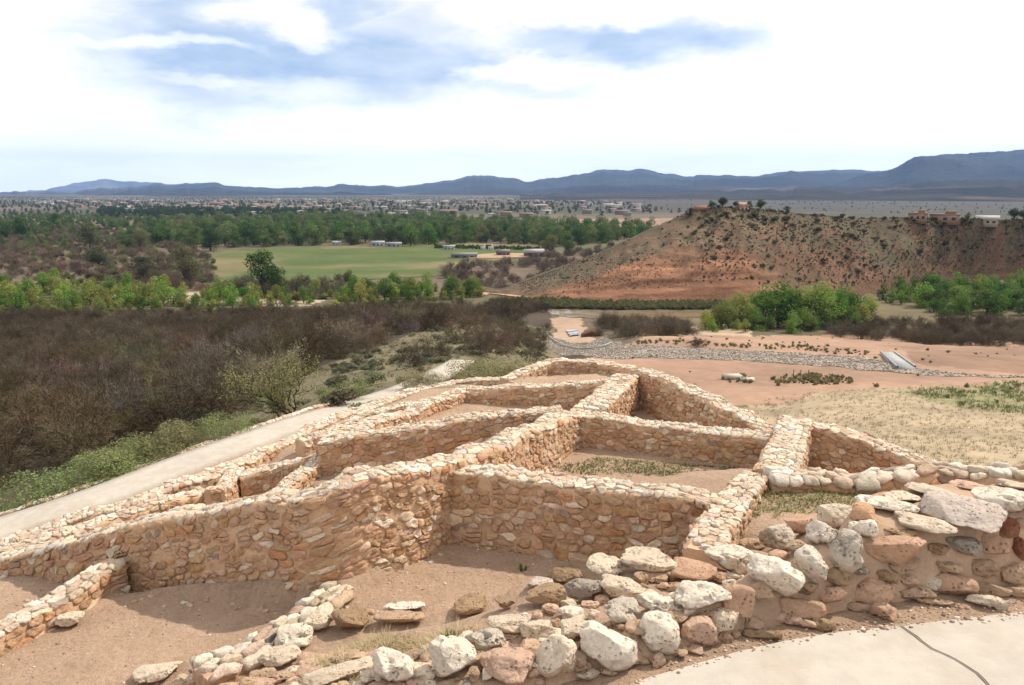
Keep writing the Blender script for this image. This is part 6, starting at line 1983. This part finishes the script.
# ------------------------------------------------------------------ grass, weeds, pebbles
def tufts(name, pts, zs, blades, h, col, spread, width, rng, lean=0.5):
    V, Q, C = [], [], []
    n = len(pts)
    tot = n * blades
    b = np.repeat(np.column_stack([pts, zs]), blades, 0)
    a = rng.uniform(0, 6.3, tot); k = rng.uniform(0, 1, tot)
    b = b + np.stack([np.cos(a) * spread * k, np.sin(a) * spread * k, np.zeros(tot)], 1)
    hh = (h * np.repeat(rng.uniform(0.6, 1.3, n), blades) * rng.uniform(0.6, 1.2, tot))[:, None]
    d = np.stack([np.cos(a) * lean * rng.uniform(.2, 1.3, tot), np.sin(a) * lean * rng.uniform(.2, 1.3, tot), np.ones(tot)], 1)
    sd = np.stack([-np.sin(a + rng.uniform(-1, 1, tot)), np.cos(a), np.zeros(tot)], 1) * width
    mid = b + d * hh * 0.55
    tip = b + d * hh * np.array((1.25, 1.25, 0.9))
    v = np.stack([b - sd, b + sd, mid + sd * .8, mid - sd * .8, tip], 1)
    base = np.arange(tot)[:, None] * 5
    q = base + np.array([[0, 1, 2, 3]]); t = base + np.array([[3, 2, 4]])
    c = np.repeat(np.asarray(col) * rng.uniform(0.7, 1.25, (n, 1)), blades, 0) * rng.uniform(0.85, 1.15, (tot, 1))
    return tag(obj(name, v.reshape(-1, 3), [q, t], M_grass, None, np.repeat(c, 5, 0), False), kind='stuff')


rng = np.random.default_rng(21)
# green weeds in the rooms
def weed_pts(poly_px, z, n, thr, seed):
    P = scatter([at_z(px, py, z)[:2] for px, py in poly_px], n, 0.09)
    f = fbm2(P[:, 0], P[:, 1], 1.1, 3, seed)
    return P[f > thr]


P = weed_pts([(555, 468), (600, 458), (740, 468), (715, 482), (600, 478)], -5.05, 420, -0.4, 3)
tufts('room_weeds', P, ground(P[:, 0], P[:, 1]) - 0.01, 14, 0.05, (0.17, 0.185, 0.07), 0.04, 0.009, rng, 1.2)
P = weed_pts([(765, 486), (800, 480), (880, 486), (905, 494), (880, 505), (820, 512), (765, 516), (740, 530), (738, 512)], -4.15, 620, -0.3, 5)
tufts('terrace_weeds', P, ground(P[:, 0], P[:, 1]) - 0.01, 14, 0.05, (0.21, 0.22, 0.085), 0.045, 0.009, rng, 1.2)
P = weed_pts([(738, 535), (760, 490), (772, 486), (790, 500), (770, 530)], -4.1, 120, 0.0, 8)
tufts('terrace_grass', P, ground(P[:, 0], P[:, 1]) - 0.01, 16, 0.08, (0.36, 0.29, 0.16), 0.05, 0.006, rng, 0.8)
P = np.array([near_hit(px, py)[:2] for px, py in ((523, 571), (450, 641), (455, 637), (446, 638))])
tufts('floor_weeds', P, ground(P[:, 0], P[:, 1]), 26, 0.06, (0.13, 0.15, 0.05), 0.05, 0.008, rng, 0.9)
# straw on the slope above the front row of boulders
SP = [near_hit(px, py)[:2] for px, py in ((300, 684), (340, 655), (390, 638), (470, 630), (500, 638), (460, 655), (400, 665), (350, 690))]
P = scatter(SP, 900, 0.02)
tufts('dry_grass', P, ground(P[:, 0], P[:, 1]) - 0.005, 9, 0.06, (0.47, 0.37, 0.22), 0.05, 0.0035, rng, 1.6)
# dry and green grass of the slope on the right
P = scatter(P_GRASS, 5200, 0.25, 4, 0.9)
tufts('slope_grass', P, ground(P[:, 0], P[:, 1]) - 0.02, 9, 0.22, (0.37, 0.30, 0.195), 0.2, 0.018, rng, 0.8)
P = scatter(P_GREEN, 2600, 0.3, 6)
f = fbm2(P[:, 0], P[:, 1], 0.25, 3, 15); P = P[f > -0.08]
tufts('green_grass', P, Z(P[:, 0], P[:, 1]) - 0.02, 10, 0.38, (0.175, 0.205, 0.08), 0.3, 0.03, rng, 0.6)
P = scatter(P_SAGE, 2200, 0.25, 6)
tufts('spur_grass', P, ground(P[:, 0], P[:, 1]) - 0.02, 10, 0.24, (0.20, 0.175, 0.098), 0.2, 0.02, rng, 0.8)

# fallen rubble on the room floors, mostly along the wall feet
dp = []
for k_ in FPOLY:
    poly, z = FPOLY[k_]
    B_, _ = resample(np.array(list(poly) + [poly[0]]), 0.05)
    n_ = 90 if k_ in 'AB' else 40
    c_ = np.mean(np.array(poly), 0)
    e_ = B_[rng.integers(0, len(B_), n_)]
    e_ = e_ + (c_ - e_) * (np.abs(rng.normal(0, 0.12, (n_, 1))) + 0.04)
    dp.append(e_)
dp = np.concatenate(dp)
n = len(dp)
s = np.abs(rng.normal(0.012, 0.018, n)) + 0.010
I3 = ICO3_V
v = I3[None] * np.array((1, .8, .6)) * s[:, None, None]
v = v + 0.45 * s[:, None, None] * np.stack([fbm(I3 * 1.3 + rng.uniform(0, 90), 2, 4) for _ in range(n)])[..., None] * I3[None]
v = v + np.column_stack([dp, ground(dp[:, 0], dp[:, 1]) + 0.004])[:, None]
pc = np.array([(0.60, 0.46, 0.34), (0.48, 0.31, 0.21), (0.66, 0.57, 0.46), (0.52, 0.35, 0.24)])[rng.integers(0, 4, n)]
tag(obj('fallen_rubble', v.reshape(-1, 3), [(ICO3_F[None] + (np.arange(n) * len(I3))[:, None, None]).reshape(-1, 3)], M_stone, None, np.repeat(pc, len(I3), 0)), kind='stuff')
# pebbles on floors and verges
pb = []
for k_, (poly, z) in FPOLY.items():
    q = scatter(poly, 500 if k_ in 'AB' else 160, 0.03)
    pb.append(q)
pb.append(scatter([at_z(px, py, -3.05)[:2] for px, py in ((600, 700), (640, 672), (760, 636), (900, 612), (1100, 592), (1100, 606), (900, 624), (740, 648), (640, 680))], 260, 0.03))
pb.append(scatter(SP, 200, 0.03))
eg = np.array([at_z(px, py, ZP)[:2] for px, py in edge_px if 600 < px < 1100])
eg, _ = resample(np.column_stack([eg, np.zeros(len(eg))]), 0.02)
e_ = eg[rng.integers(0, len(eg), 170)][:, :2]
grit = e_ + np.column_stack([rng.normal(0, 0.02, 170), -np.abs(rng.normal(0, 0.035, 170))])
pb.append(grit)
pb = np.concatenate(pb)
n = len(pb)
s = np.abs(rng.normal(0.004, 0.006, n)) + 0.003
v = I1V[None] * (1 + rng.uniform(-.35, .35, (n, len(I1V), 1))) * s[:, None, None] * np.array((1, .85, .6))
gz_ = ground(pb[:, 0], pb[:, 1]) + 0.003
gz_[-len(grit):] = ZP + 0.002
v = v + np.column_stack([pb, gz_])[:, None]
pc = np.array([(0.52, 0.38, 0.28), (0.40, 0.25, 0.17), (0.62, 0.52, 0.42), (0.25, 0.18, 0.14)])[rng.integers(0, 4, n)]
tag(obj('floor_gravel', v.reshape(-1, 3), [(I1F[None] + (np.arange(n) * len(I1V))[:, None, None]).reshape(-1, 3)], M_pebble, None, np.repeat(pc, len(I1V), 0)), kind='stuff')
